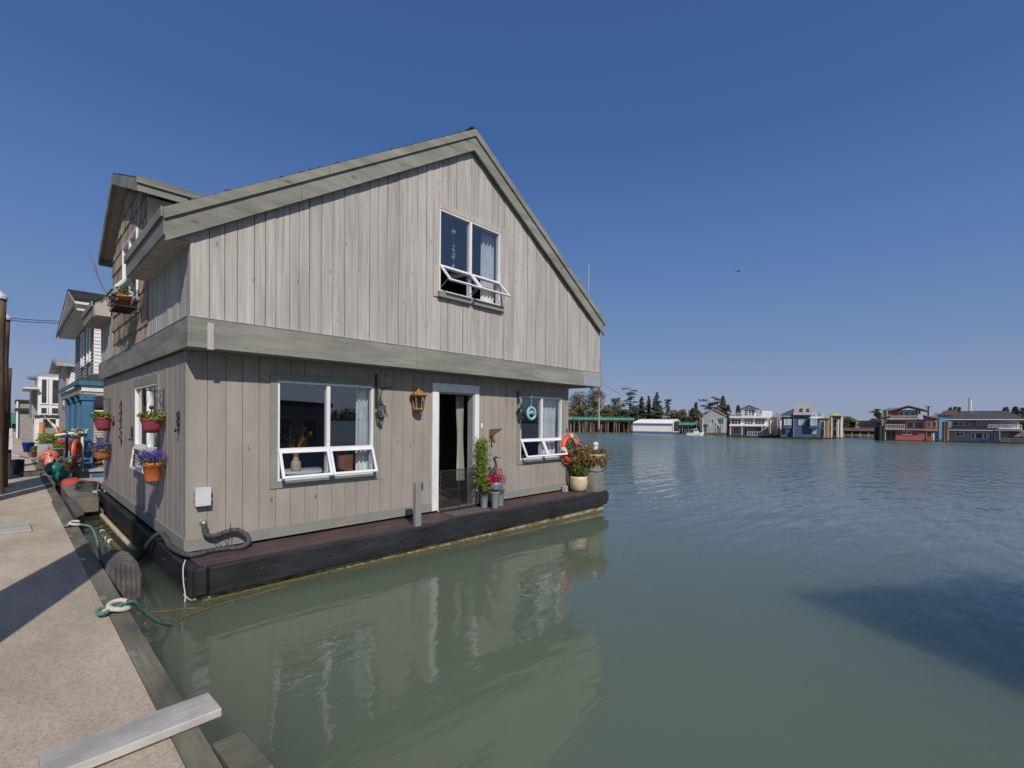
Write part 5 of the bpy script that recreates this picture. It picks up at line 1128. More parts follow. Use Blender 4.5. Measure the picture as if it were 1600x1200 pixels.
mb = MB(); mb.box(1.0, 1.55, 15.5, 15.59, 0.42, 2.4); mb.build('door', pbr('orange_door', (0.42, 0.13, 0.05), 0.6), BH)
f = MB(); f.box(1.95, 2.9, 15.52, 15.59, 1.2, 2.4); F = f.build('window', M_white, BH); f = MB(); f.box(2.02, 2.83, 15.505, 15.519, 1.27, 2.33); f.build('pane', M_pane, F)
t = thing('porch_step', 'pale stepped ledge with a blue panel below the blue porch', 'step', (0.35, 12.9, 0.0))
mb = MB(); mb.cbox(-0.55, 1.6, -0.2, 0.35, 0.32, 0.40, 0.01); mb.cbox(-0.45, 1.5, -0.12, 0.3, -0.3, 0.319, 0.01); mb.build('ledge', M_plank, t)
mb = MB(); mb.box(-0.05, 0.7, -0.135, -0.121, 0.02, 0.28); mb.build('blue_panel', M_blue, t)
t = thing('folding_chair', 'white folding chair on the blue porch', 'chair', (0.85, 14.3, 0.42), R(20))
mb = MB()
for s_ in (-0.22, 0.22): mb.tube([(s_, -0.25, 0), (s_, 0.25, 0.95)], 0.016, 6); mb.tube([(s_, 0.25, 0), (s_, -0.22, 0.5)], 0.016, 6)
mb.tube([(-0.22, -0.22, 0.5), (0.22, -0.22, 0.5)], 0.016, 6); mb.build('frame', M_whitewood, t)
mb = MB(); mb.box(-0.22, 0.22, -0.22, 0.18, 0.44, 0.465); mb.box(-0.22, 0.22, 0.16, 0.2, 0.65, 0.9); mb.build('seat', M_whitewood, t)
# --- houses further along the dock
def simple_win(parent, x, y0, y1, z0, z1, fr=0.09, axis='Y', ny=1):
    """window frame standing on an X=const wall (axis Y) or a Y=const wall (axis X)"""
    f = MB()
    def bx(mb, a, b, c, d, o0, o1):
        if axis == 'Y': mb.box(x+o0, x+o1, a, b, c, d)
        else: mb.box(a, b, x+o0, x+o1, c, d)
    bx(f, y0, y0+fr, z0, z1, -0.06, -0.001); bx(f, y1-fr, y1, z0, z1, -0.06, -0.001); bx(f, y0+fr, y1-fr, z0, z0+fr, -0.06, -0.001); bx(f, y0+fr, y1-fr, z1-fr, z1, -0.06, -0.001)
    for k in range(1, ny): q = y0+(y1-y0)*k/ny; bx(f, q-fr/2, q+fr/2, z0+fr, z1-fr, -0.055, -0.001)
    F = f.build('window', M_white, parent); g = MB(); bx(g, y0+fr, y1-fr, z0+fr, z1-fr, -0.03, -0.001); g.build('pane', M_pane, F); return F
h2 = thing('clapboard_house', 'pale clapboard house with flared eaves between blue porch and round-fronted house', 'house')
mb = MB(); mb.box(0.42, 6, 24.5, 29.5, 0.0, 4.6); mb.build('wall', pbr('pinkish_grey_siding', (0.42, 0.36, 0.34), 0.8, (0.34, 0.29, 0.275), (1, 1, 9)), h2)
sd2 = MB()
for k in range(14): sd2.add([(0.40, 24.46, 0.5+0.13*k), (3, 24.46, 0.5+0.13*k), (3, 24.49, 0.62+0.13*k), (0.40, 24.49, 0.62+0.13*k), (0.4, 24.499, 0.5+0.13*k), (3, 24.499, 0.5+0.13*k)], [(0, 1, 2, 3), (4, 5, 1, 0)])
sd2.build('siding', bpy.data.materials['pinkish_grey_siding'], h2)
mb = MB(); mb.prism([(0.05, 23.9, 4.55), (6.3, 23.9, 4.55), (6.3, 27, 5.2), (0.05, 27, 5.0)], (0, 0, 0), (0, 0, -0.16)); mb.prism([(0.05, 30, 4.55), (6.3, 30, 4.55), (6.3, 27, 5.2), (0.05, 27, 5.0)], (0, 0, 0), (0, 0, -0.16)); mb.build('roof', M_steel, h2)
mb = MB(); mb.box(0.3, 3.0, 23.8, 24.45, 2.35, 2.5); mb.build('awning', pbr('brown_awning', (0.2, 0.12, 0.07), 0.8), h2)
mb = MB(); mb.prism([(0.30, 24.2, 2.6), (0.62, 24.2, 2.6), (0.75, 24.2, 4.4), (0.62, 24.2, 4.4)], (0, 0, 0), (0, 0.2, 0)); mb.build('white_fin', M_clap, h2)
h3 = thing('round_fronted_house', 'white two storey house with big dark windows and low domed roof far along the dock', 'house')
mb = MB(); mb.box(-0.30, 6, 32.0, 40, 0.0, 4.35); mb.build('wall', M_clap, h3)
simple_win(h3, 32.0, -0.22, 0.12, 2.75, 4.25, 0.07, 'X'); simple_win(h3, 32.0, 0.22, 1.2, 2.75, 4.25, 0.07, 'X'); simple_win(h3, 32.0, -0.22, 0.12, 2.15, 2.6, 0.06, 'X'); simple_win(h3, 32.0, 0.22, 1.2, 2.15, 2.6, 0.06, 'X')
mb = MB(); mb.lathe([(4.0, 0.0), (4.0, 0.12), (3.4, 0.42), (0, 0.75)], (3.3, 35.2, 4.36), 24); mb.build('roof', M_steel, h3)
mb = MB(); mb.box(-0.5, -0.31, 34, 39, 1.9, 3.9); mb.build('side_bay', M_gclap, h3)
mb = MB(); mb.box(-0.9, -0.3, 31.6, 36, 3.6, 3.68); mb.build('flat_canopy', M_clap, h3)
h4 = thing('white_pavilion', 'small white post-framed pavilion at the foot of the round-fronted house', 'pavilion')
mb = MB(); mb.box(-0.45, 0.5, 28.6, 31.5, 1.95, 2.1); mb.build('roof', M_black, h4)
for x, y in ((-0.4, 28.7), (-0.4, 31.3), (0.35, 28.7)):
    mb = MB(); mb.box(x-0.06, x+0.06, y-0.06, y+0.06, 0.3, 1.95); mb.build('column', M_whitewood, h4)
mb = MB(); mb.box(-0.1, 0.5, 29.2, 31.5, 0.3, 1.9); mb.build('wall', M_gclap, h4)
h5 = thing('grey_shed', 'narrow dark grey balcony house beyond the white pavilion', 'house')
mb = MB(); mb.box(-0.95, 3, 46, 54, 0.0, 3.2); mb.build('wall', M_gclap, h5)
mb = MB(); mb.box(-1.1, 3, 45.7, 54, 2.5, 2.7); mb.box(-1.1, 3, 45.8, 54.2, 3.2, 3.35); mb.build('balcony', M_black, h5)
mb = MB(); mb.box(-1.05, -0.95, 45.8, 45.9, 0.4, 3.2); mb.build('post', M_whitewood, h5)
t = thing('red_and_white_flag', 'red and white flag drooping from a slanted pole over the dock', 'flag', (-0.36, 22.0, 1.95))
mb = MB(); mb.tube([(0.5, 0.3, -0.75), (-0.05, 0, 0.1)], 0.012, 6); mb.build('pole', M_whitewood, t)
for nm, m, a, b in (('white_field', M_whitep, 0.15, 0.75), ('red_end', M_orange, 0.75, 1.0), ('red_hoist', M_red, 0.0, 0.15)):
    mb = MB(); vs = []; n = 10
    for i in range(n+1):
        s_ = a+(b-a)*i/n; x, z = -0.05+0.5*s_, 0.1-0.55*s_
        for j in range(4): vs.append((x+0.02*j, 0.03*math.sin(s_*14+j), z-(0.04+0.07*s_)*j))
    mb.add(vs, [(i*4+j, i*4+j+1, (i+1)*4+j+1, (i+1)*4+j) for i in range(n) for j in range(3)]); mb.build(nm, m, t, True)
t = thing('far_bridge', 'distant green girder bridge at the end of the dock', 'bridge', (0, 0, 0))
M_grn = pbr('green_steel_paint', (0.05, 0.24, 0.17), 0.6, (0.04, 0.19, 0.14), (0.5, 0.5, 0.5))
mb = MB(); mb.box(-20, 12, 120, 123, 0.9, 1.9+0.9); mb.build('girder', M_grn, t); mb = MB(); mb.box(-20, 12, 119.9, 123, 2.8, 3.4); mb.build('deck', M_gclap, t)
for k in range(16):
    mb = MB(); mb.box(-19+2*k, -18.5+2*k, 121, 122, -1, 0.9); mb.build('pier', M_pile, t)
# power lines over the channel left of the houses
t = thing('power_lines', 'pair of thin black wires crossing the sky left of the houses', 'power line', (0, 0, 0))
for dz_ in (0, 0.12):
    mb = MB(); mb.tube(spline([(-6, 31, 7.2+dz_), (-1.0, 30.5, 7.18+dz_), (2.5, 30, 7.5+dz_), (8, 29, 7.9+dz_)]), 0.018, 4); mb.build('wire', M_black, t)
# --- neighbour house behind the photographer (its roof shades the water at the right and shows in the window glass)
h6 = thing('neighbour_float_home', 'low flat-roofed dark neighbouring float home behind the photographer', 'house', (3.58, -7.98, 0), math.atan2(-0.535, 0.845))
mb = MB(); mb.box(0.15, 3.3, -3.4, -0.15, 0.3, 2.36); mb.build('wall', M_gclap, h6)
mb = MB(); mb.box(0.0, 3.5, -3.6, 0.0, 2.361, 2.5); mb.build('roof', M_roof, h6)
for x in (0.6, 2.0): simple_win(h6, -0.149, x, x+0.8, 1.1, 2.0, 0.08, 'X')
mb = MB(); mb.box(-0.2, 3.8, -4.0, 0.1, -0.5, 0.3); mb.build('float', M_edge, h6)
# ================================================================== far bank (placed by true distance from the camera)
FWD = Vector((math.cos(R(YAW)), math.sin(R(YAW)), 0)); RGT = Vector((math.sin(R(YAW)), -math.cos(R(YAW)), 0))
RZ = math.atan2(RGT.y, RGT.x)
class Far:
    """a thing on the far bank: local x runs right, y away from the river, z up, in metres, at a distance d"""
    def __init__(s, name, label, cat, cx, d, rz=0.0, group=None):
        s.d = d; s.s = d/FPX; s.cx = cx; s.u0 = (cx-800+(670-HY)*ROLL)*s.s; s.th = math.atan(s.u0/d)
        p = CAM + FWD*d + RGT*s.u0; s.t = thing(name, label, cat, (p.x, p.y, 0), RZ-s.th+rz, group)
    def X(s, px):
        k = (px-800+(670-HY)*ROLL)/FPX; return (k*s.d-s.u0)/(math.cos(s.th)+k*math.sin(s.th))
    def Z(s, px, py): return CAM.z - ((py-HY) - (px-800)*ROLL)*(s.d-s.X(px)*math.sin(s.th))/FPX
    def box(s, mb, x0, x1, y0, y1, a=0.0, b=3.0):
        xm = (x0+x1)/2; mb.box(s.X(x0), s.X(x1), a, b, s.Z(xm, y1), s.Z(xm, y0))
    def part(s, name, mat, rects, a=0.0, b=3.0, parent=None):
        mb = MB()
        for r in rects: s.box(mb, *r[:4], *(r[4:6] if len(r) > 4 else (a, b)))
        return mb.build(name, mat, parent or s.t)
    def win(s, x0, x1, y0, y1, nx=1, ny=1, a=0.0, mat=None, fr=None, pm=None):
        mb = MB(); f = fr or 0.09; X0, X1 = s.X(x0), s.X(x1); xm = (x0+x1)/2; Z0, Z1 = s.Z(xm, y1), s.Z(xm, y0)
        mb.box(X0-f, X0, a-0.09, a-0.004, Z0-f, Z1+f); mb.box(X1, X1+f, a-0.09, a-0.004, Z0-f, Z1+f); mb.box(X0, X1, a-0.09, a-0.004, Z0-f, Z0); mb.box(X0, X1, a-0.09, a-0.004, Z1, Z1+f)
        for k in range(1, nx): q = X0+(X1-X0)*k/nx; mb.box(q-f/2, q+f/2, a-0.085, a-0.004, Z0, Z1)
        for k in range(1, ny): q = Z0+(Z1-Z0)*k/ny; mb.box(X0, X1, a-0.082, a-0.004, q-f/2.5, q+f/2.5)
        F = mb.build('window', mat or M_white, s.t); g = MB(); g.box(X0, X1, a-0.04, a-0.004, Z0, Z1); g.build('pane', pm or M_pane, F); return F
    def prism(s, name, mat, pts, a, b, parent=None):
        mb = MB(); mb.prism([(s.X(x), 0, s.Z(x, y)) for x, y in pts], (0, a, 0), (0, b, 0)); return mb.build(name, mat, parent or s.t)
    def hip(s, name, mat, x0, x1, ye, xr0, xr1, yr, a, b, t=0.15):
        mb = MB(); xm = (x0+x1)/2; ze = s.Z(xm, ye); zr = s.Z(xm, yr); m = (a+b)/2
        v = [(s.X(x0), a, ze), (s.X(x1), a, ze), (s.X(x1), b, ze), (s.X(x0), b, ze), (s.X(xr0), m, zr), (s.X(xr1), m, zr)]
        v += [(p[0], p[1], p[2]-t) for p in v[:4]]
        mb.add(v, [(0, 1, 5, 4), (1, 2, 5), (2, 3, 4, 5), (3, 0, 4), (6, 7, 1, 0), (7, 8, 2, 1), (8, 9, 3, 2), (9, 6, 0, 3), (9, 8, 7, 6)]); return mb.build(name, mat, s.t)
    def rail(s, x0, x1, y0, y1, a, n, mat=None, name='railing', r=0.035):
        mb = MB(); X0, X1 = s.X(x0), s.X(x1); xm = (x0+x1)/2; Z0, Z1 = s.Z(xm, y1), s.Z(xm, y0)
        mb.box(X0, X1, a-0.04, a+0.04, Z1-0.06, Z1); mb.box(X0, X1, a-0.03, a+0.03, Z0+0.05, Z0+0.1)
        for k in range(n+1): q = X0+(X1-X0)*k/n; mb.box(q-r, q+r, a-r, a+r, Z0, Z1-0.06)
        return mb.build(name, mat or M_whitewood, s.t)
M_fwhite = pbr('far_white_siding', (0.78, 0.77, 0.74), 0.8, (0.70, 0.69, 0.66), (1, 1, 6)); M_fstone = pbr('far_beige_siding', (0.48, 0.44, 0.39), 0.85, (0.38, 0.34, 0.30), (1, 1, 8))
M_fblue = pbr('far_navy_siding', (0.070, 0.122, 0.205), 0.75, (0.055, 0.10, 0.175), (8, 8, 0.5)); M_fred = pbr('far_red_siding', (0.50, 0.14, 0.12), 0.75, (0.40, 0.11, 0.095), (1, 1, 9))
M_froof = pbr('far_shingle_roof', (0.085, 0.08, 0.085), 0.9, (0.05, 0.05, 0.055), (3, 3, 6), bump=0.4); M_lroof = pbr('far_pale_roof', (0.36, 0.33, 0.31), 0.85, (0.28, 0.26, 0.245), (4, 4, 6))
M_fslate = pbr('far_slate_siding', (0.38, 0.385, 0.44), 0.8, (0.30, 0.31, 0.36), (1, 1, 9)); M_fsky = pbr('far_light_blue_siding', (0.20, 0.40, 0.62), 0.7, (0.17, 0.35, 0.55), (1, 1, 5))
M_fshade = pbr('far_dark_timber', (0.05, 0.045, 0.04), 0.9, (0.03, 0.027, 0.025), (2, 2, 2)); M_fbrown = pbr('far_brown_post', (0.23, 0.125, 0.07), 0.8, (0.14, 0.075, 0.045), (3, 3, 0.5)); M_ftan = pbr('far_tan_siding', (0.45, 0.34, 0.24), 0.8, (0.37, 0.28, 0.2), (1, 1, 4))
M_froofb = pbr('far_brown_roof', (0.24, 0.15, 0.11), 0.85, (0.17, 0.10, 0.08), (3, 3, 3))

M_fpile = pbr('far_grey_pile', (0.26, 0.215, 0.165), 0.9, (0.12, 0.095, 0.075), (1, 1, 0.6))
# bank terrain
def bank(name, label_pts, z, mat):
    mb = MB(); n = len(label_pts); vs = [(x, y, z) for x, y in label_pts] + [(x, y, -2) for x, y in label_pts]
    mb.add(vs, [tuple(range(n-1, -1, -1))] + [(i, (i+1) % n, n+(i+1) % n, n+i) for i in range(n)]); return structure(mb.build(name, mat))
def at(px, d): u = (px-800)*d/FPX; p = CAM+FWD*d+RGT*u; return (p.x, p.y)
M_bank = pbr('grassy_mud_bank', (0.16, 0.14, 0.085), 0.95, (0.075, 0.075, 0.04), (0.25, 0.25, 0.6), bump=0.5)
bank('river_bank', [at(1800, 128), at(1120, 128), at(1090, 150), at(700, 168), at(-300, 190), at(-300, 900), at(1900, 900)], 0.9, M_bank)
bank('shore', [at(1150, 108), at(1090, 112), at(1092, 130), at(1160, 130)], 0.45, M_bank)
bank('shore', [(-500, -255), (900, -360), (900, -900), (-500, -900)], 1.2, M_bank)

# --- white three storey house
h = Far('white_float_home', 'white three storey floating home with many small-paned windows across the river', 'house', 1170, 92)
h.part('float', M_fshade, [(1138, 1205, 680.6, 685, -1.2, 9)]); h.part('wall', M_fstone, [(1140, 1201, 664, 680.6, 1.0, 8)]); h.part('upper_wall', M_fwhite, [(1141, 1199, 652, 664.5, 0.3, 8)]); h.part('tower_wall', M_fwhite, [(1160, 1181, 636.5, 652, 0.8, 6)])
h.part('terrace', M_fwhite, [(1139.5, 1203, 663.7, 666, -0.6, 0.29), (1139.5, 1203, 651, 653, -0.5, 0.29)]); h.prism('tower_roof', M_lroof, [(1156, 639), (1170, 633.5), (1186, 639), (1186, 638), (1170, 632.2), (1156, 638)], 0.0, 6.5)
for a in ((1143, 1157, 655, 663, 3, 2), (1163, 1176, 654.5, 663, 3, 3), (1180, 1194, 655, 663, 3, 2)): h.win(*a, a=0.3)
h.win(1163, 1168, 640, 649, 1, 3, a=0.8); h.win(1169.5, 1172.5, 640, 649, 1, 3, a=0.8); h.win(1174, 1178, 640, 649, 1, 3, a=0.8)
h.win(1146, 1154, 669, 677, 2, 2, a=1.0); h.win(1163, 1167, 668, 680, 1, 1, a=1.0); h.win(1178, 1192, 668, 679, 3, 2, a=1.0)
h.rail(1140, 1159, 645, 651, -0.4, 8); h.rail(1182, 1200, 646, 651, -0.4, 8); h.rail(1168, 1191, 674.5, 680.6, -0.9, 6); h.part('column', M_fwhite, [(1141, 1142, 666, 680, -0.5, -0.4), (1159, 1160, 666, 680, -0.5, -0.4), (1190, 1191, 666, 680, -0.5, -0.4)])
h.part('planter', M_redp, [(1142, 1150, 648, 651, -0.2, 0.5), (1152, 1157, 641, 645, 2, 3)]); h.part('screen_panel', M_fwhite, [(1190, 1207, 641.5, 651.5, 1.0, 5)]); h.part('chimney', M_redp, [(1188.5, 1190, 640, 646, 2, 2.5)])
h = Far('pale_boathouse', 'narrow pale house with brown posts between the white and navy houses', 'house', 1210, 95)
h.part('wall', M_fwhite, [(1203, 1221, 652, 682, 1, 8)]); h.prism('roof', M_lroof, [(1207, 650), (1214, 645), (1224, 652), (1224, 653.5), (1207, 652)], 0.6, 8); h.part('post', M_fbrown, [(1201, 1203, 655, 681, -0.2, 0.2), (1205.5, 1207, 655, 681, -0.2, 0.2)]); h.part('lean_to', M_fred, [(1214, 1219, 652, 681, 0.2, 0.99)]); h.win(1215, 1218, 655, 664, 1, 2, a=0.2); h.part('float', M_fshade, [(1200, 1222, 681, 684.5, -0.6, 8)]); h.win(1214.5, 1218, 669, 678, a=0.2)
# --- navy house
h = Far('navy_float_home', 'tall navy blue floating home with steep grey roof across the river', 'house', 1250, 84)
h.part('float', M_fshade, [(1219, 1282, 683.2, 687, -0.8, 9)]); h.part('wall', M_fblue, [(1221, 1240, 651, 683.2, 0.6, 8), (1240, 1267, 648, 683.2, 0, 9), (1267, 1281, 652, 683.2, 0.4, 8)])
h.prism('wing_roof', M_fblue, [(1220, 647), (1240, 638), (1241, 651), (1220, 651)], 0.6, 7); h.prism('wing_eave', M_lroof, [(1220, 651), (1222, 649.5), (1237, 649.5), (1239, 652)], 0.1, 0.59)
mb = MB(); mb.add([(h.X(1238.5), -0.5, h.Z(1250, 648.5)), (h.X(1268.5), -0.5, h.Z(1250, 648.5)), (h.X(1269.5), 4.4, h.Z(1250, 630.5)), (h.X(1241.5), 4.4, h.Z(1250, 630.5)), (h.X(1268.5), 9.4, h.Z(1250, 648.5)), (h.X(1238.5), 9.4, h.Z(1250, 648.5))], [(0, 1, 2, 3), (3, 2, 4, 5), (0, 3, 5), (1, 4, 2)]); rr_ = mb.build('roof', M_lroof, h.t)
h.prism('gable', M_fblue, [(1240.5, 648), (1241.5, 648), (1241.5, 640), (1240.5, 640)], 3, 5)
for a, b in ((1249.5, 1254), (1260.5, 1264)):
    mb = MB(); sl_ = (h.Z(1250, 630.5)-h.Z(1250, 648.5))/4.9
    y0, y1 = 0.75, 2.2; mb.prism([(h.X(a), y0, h.Z(1250, 648.5)+(y0+0.5)*sl_), (h.X(b), y0, h.Z(1250, 648.5)+(y0+0.5)*sl_), (h.X(b), y1, h.Z(1250, 648.5)+(y1+0.5)*sl_), (h.X(a), y1, h.Z(1250, 648.5)+(y1+0.5)*sl_)], (0, 0, 0.02), (0, -0.08, 0.12)); mb.build('skylight', M_pane, rr_)
M_blind = pbr('pale_blind', (0.40, 0.45, 0.47), 0.6, (0.34, 0.38, 0.4), (1, 1, 9))
h.win(1248.5, 1255.5, 656.5, 663.5, 1, 1, a=0.0, pm=M_blind); h.part('bay', M_fblue, [(1264.5, 1278, 654, 669, -0.8, 0.39), (1223, 1237, 655, 669, -0.3, 0.59)]); h.part('bay_roof', M_fwhite, [(1264, 1278.5, 653.2, 654, -0.9, 0.39)]); h.win(1267, 1275, 656, 664, 1, 1, a=-0.8, pm=M_blind); h.win(1226, 1231, 655.5, 663.5, 1, 1, a=-0.3, pm=M_blind); h.win(1233, 1235.5, 655.5, 663.5, 1, 1, a=-0.3, pm=M_blind)
h.win(1228, 1233, 670, 674.5, 1, 1, a=0.6, pm=M_blind); h.win(1269.5, 1274.5, 671, 677, 1, 1, a=0.4, pm=M_blind); h.part('corner_board', M_lroof, [(1239.4, 1240.3, 649, 683, -0.06, 0.0), (1221, 1221.7, 652, 683, 0.54, 0.599)])
h.rail(1266, 1286, 645, 651.5, 0.2, 10); h.part('terrace', M_fwhite, [(1265.5, 1286, 651.5, 653.2, 0.0, 6)]); h.part('terrace_clutter', M_fshade, [(1271, 1275, 647, 651.5, 3, 4), (1278, 1284, 644, 651, 2.5, 3.5)])
# --- mixed tan houses with yellow umbrella
h = Far('tan_float_home', 'narrow tan floating home with white framed openings right of the navy house', 'house', 1288, 88)
h.part('wall', M_ftan, [(1281.5, 1297, 654, 684, 1, 7)]); h.part('roof', M_lroof, [(1280, 1297, 652.5, 654, 0.7, 7)]); h.win(1284, 1288, 658, 667, 1, 2, a=1.0); h.win(1283, 1287.5, 671, 680, 1, 1, a=1.0); h.part('post', M_fbrown, [(1289.5, 1292, 658, 684, -0.3, 0.1), (1296, 1298.5, 650, 684, -0.2, 0.2)]); h.part('float', M_fshade, [(1280, 1299, 684, 687, -0.4, 7)])
h = Far('green_glass_home', 'tall narrow home with green panes and white columns under the yellow umbrella', 'house', 1308, 90)
h.part('wall', M_gclap, [(1299, 1317, 651, 684, 1, 6)]); h.part('column', M_fwhite, [(1299, 1300.5, 652, 684, 0, 0.3), (1309, 1310.5, 655, 684, 0, 0.3), (1314, 1317, 649, 684, 0, 0.3)]); h.win(1302, 1307, 656, 668, 1, 2, a=1.0, pm=pbr('green_pane', (0.05, 0.14, 0.10), 0.2)); h.win(1302, 1307, 671, 681, a=1.0); h.win(1311, 1313, 660, 680, a=1.0); h.part('float', M_fshade, [(1298, 1318, 684, 687, -0.4, 6)]); h.part('deck', M_fshade, [(1298.5, 1317.5, 649.8, 651, 0, 6)])
h = Far('patio_umbrella', 'lime yellow patio umbrella on a rooftop terrace across the river', 'umbrella', 1303.5, 89)
mb = MB(); zc_ = h.Z(1303, 649); mb.lathe([(1.0, zc_), (0.55, zc_+0.2), (0, zc_+0.42)], n=10); mb.build('canopy', pbr('lime_canvas', (0.50, 0.52, 0.04), 0.7, (0.4, 0.42, 0.03)), h.t); mb = MB(); mb.tube([(0, 0, h.Z(1303, 651)-0.4), (0, 0, zc_+0.4)], 0.03, 6); mb.build('pole', M_whitewood, h.t)
# --- cream arcade building on the bank
h = Far('cream_building', 'cream building with two arched dark windows above the bank', 'building', 1357, 112)
h.part('wall', M_ftan, [(1337, 1384, 656.5, 672, 0, 8)]); h.part('parapet', M_fwhite, [(1336.5, 1384.5, 656, 657, -0.2, 8)])
for cx_ in (1348, 1368.5):
    mb = MB(); q = [(h.X(cx_)+1.15*math.cos(k*math.pi/10), -0.05, h.Z(cx_, 665.5)+1.05*math.sin(k*math.pi/10)) for k in range(11)]; mb.prism(q, (0, 0, 0), (0, 0.045, 0)); mb.build('arched_window', M_pane, h.t)
h = Far('low_brown_shed', 'long low shed with brown roof on dark piles at the bank edge', 'shed', 1345, 104)
h.part('roof', M_froofb, [(1315, 1379, 668.5, 673.5, -0.3, 6)]); h.part('wall', M_fshade, [(1316, 1378, 673.5, 678.5, 1.5, 5)])
for k in range(14): h.part('pile', M_ftan if k % 3 == 0 else M_fshade, [(1318+4.3*k, 1319+4.3*k, 673.5, 684.5, -0.1, 0.2)])
# --- red house
h = Far('red_float_home', 'red three level floating home with balconies and low gable roof', 'house', 1420, 80)
h.part('float', M_fshade, [(1374, 1470, 688, 692, -1.0, 9)]); h.part('wall', M_fred, [(1399.5, 1460, 672, 688, 0.0, 8), (1381, 1399.5, 656, 688, 2.0, 8)]); h.part('upper_wall', M_fred, [(1380, 1444, 655.5, 671, 0.9, 8), (1444, 1465, 650, 672.5, -0.2, 7.5)]); h.part('attic_wall', M_fred, [(1392, 1434, 640.5, 655.5, 0.7, 7)])
h.part('floor_band', M_ftan, [(1379, 1445, 670, 672, -0.5, 1.0), (1391, 1436, 654.3, 656, 0.0, 0.9), (1443.5, 1465.5, 671.8, 673, -0.3, 0.5)])
h.prism('roof', M_froofb, [(1387, 643.5), (1419, 635), (1450, 642.5), (1450, 641), (1419, 633.3), (1387, 642)], -0.4, 7.5); h.prism('side_roof', M_froofb, [(1374, 654), (1392, 650), (1392, 648.8), (1374, 652.8)], 0, 8); h.prism('wing_roof', M_lroof, [(1443, 649.5), (1466, 654), (1466, 652.6), (1443, 648)], -0.6, 7.5); h.prism('wing_gable', M_fred, [(1444, 650.5), (1464.9, 650.5), (1464.9, 653.2), (1444, 649.6)], -0.195, 7.4)
for x in (1405, 1413.5, 1423): h.win(x, x+5.5, 643, 653.5, 1, 1, a=0.7)
h.win(1417, 1426.5, 659, 668.5, 1, 1, a=0.9, pm=M_pane); h.win(1430, 1441.5, 659, 669, 1, 1, a=0.9); h.win(1448, 1454, 659, 667, 1, 1, a=-0.2, mat=M_ftan); h.win(1456, 1462, 659, 667, 1, 1, a=-0.2, mat=M_ftan)
h.win(1410.5, 1415, 674.5, 679, a=0.0); h.win(1418.5, 1423, 674.5, 679, a=0.0); h.win(1448, 1455, 675, 683, a=0.0, mat=M_ftan); h.win(1385.5, 1398.5, 673.5, 686, 2, 2, a=1.95)
h.rail(1384, 1413, 663, 670, -0.4, 9); h.rail(1392, 1436, 649.5, 654.3, 0.1, 14); h.part('post', M_fbrown, [(1380.5, 1383, 656, 687, -0.3, 0.1), (1434.5, 1438, 640, 647, 0.0, 0.4)]); h.part('glass_door', M_pane, [(1386, 1411, 657, 669, 0.85, 0.899)])
h.part('white_post', M_fwhite, [(1382.5, 1384, 673, 688, -0.2, 0.1), (1458, 1460, 677, 688, -0.7, -0.5)])
h = Far('piling_cluster', 'dark timber piling cluster at the left of the red house', 'pile', 1375, 79)
mb = MB()
mb.tube([(0, 0, -1), (0, 0, h.Z(1373, 664))], 0.28, 10); mb.build('pile', M_fshade, h.t)
for dx in (-0.5, 0.45):
    mb = MB(); mb.tube([(dx, 0.3, -1), (dx, 0.3, h.Z(1373, 667))], 0.25, 10); mb.build('pile', M_fshade, h.t)
h = Far('orange_mooring_piles', 'pair of tall orange-brown mooring piles between the red and slate houses', 'pile', 1476.5, 77)
for x, y in ((1475, 659), (1479.5, 658)):
    mb = MB(); mb.tube([(h.X(x), 0, -1), (h.X(x), 0, h.Z(x, y))], 0.24, 10); mb.build('pile', M_fbrown, h.t)
h = Far('light_blue_home', 'light blue house with brown roof seen behind the orange piles', 'house', 1470, 96)
h.part('wall', M_fsky, [(1467, 1488, 647, 686, 0, 7)]); h.part('annex_wall', M_fslate, [(1458, 1467, 645, 686, 1, 7)]); h.prism('roof', M_froofb, [(1467, 648), (1474, 642), (1494, 640), (1498, 646), (1488, 649)], -0.3, 7)
h = Far('greenish_home', 'grey green flat roofed house behind the red house', 'house', 1392, 104)
h.part('wall', M_steel, [(1385, 1402, 637, 665, 0, 6)]); h.part('side_wall', M_ftan, [(1377.5, 1384.5, 640, 665, 0.3, 6)]); h.part('window', M_pane, [(1388, 1392, 640, 648, -0.05, -0.004)])
# --- slate house
h = Far('slate_float_home', 'large slate blue two storey floating home with broad dark hip roof', 'house', 1540, 75)
h.part('float', M_fshade, [(1482, 1640, 690.5, 695, -2.2, 10)]); h.part('wall', M_fslate, [(1483, 1576, 672, 690.5, 0.0, 9), (1576, 1630, 672, 690.5, 2.5, 9)]); h.part('upper_wall', M_fslate, [(1486, 1594, 655, 671, 0.9, 9)])
h.hip('roof', M_froof, 1479, 1602, 655.3, 1500, 1574, 640.5, -0.6, 10.5); h.part('skirt_roof', M_froof, [(1482, 1560, 668.3, 671.8, -0.8, 0.89)]); h.part('fascia', M_fwhite, [(1479.5, 1602, 655.0, 656.4, -0.66, -0.601), (1482, 1560, 671.8, 672.9, -0.85, -0.2)])
h.win(1489, 1514, 660, 664, 3, 1, a=0.9, fr=0.13); h.win(1527, 1543, 659.5, 664, 3, 1, a=0.9, fr=0.13); h.win(1548, 1562, 660, 668, 4, 1, a=0.9, fr=0.12); h.win(1567, 1590, 659, 668, 2, 1, a=0.9, fr=0.12, pm=M_blind)
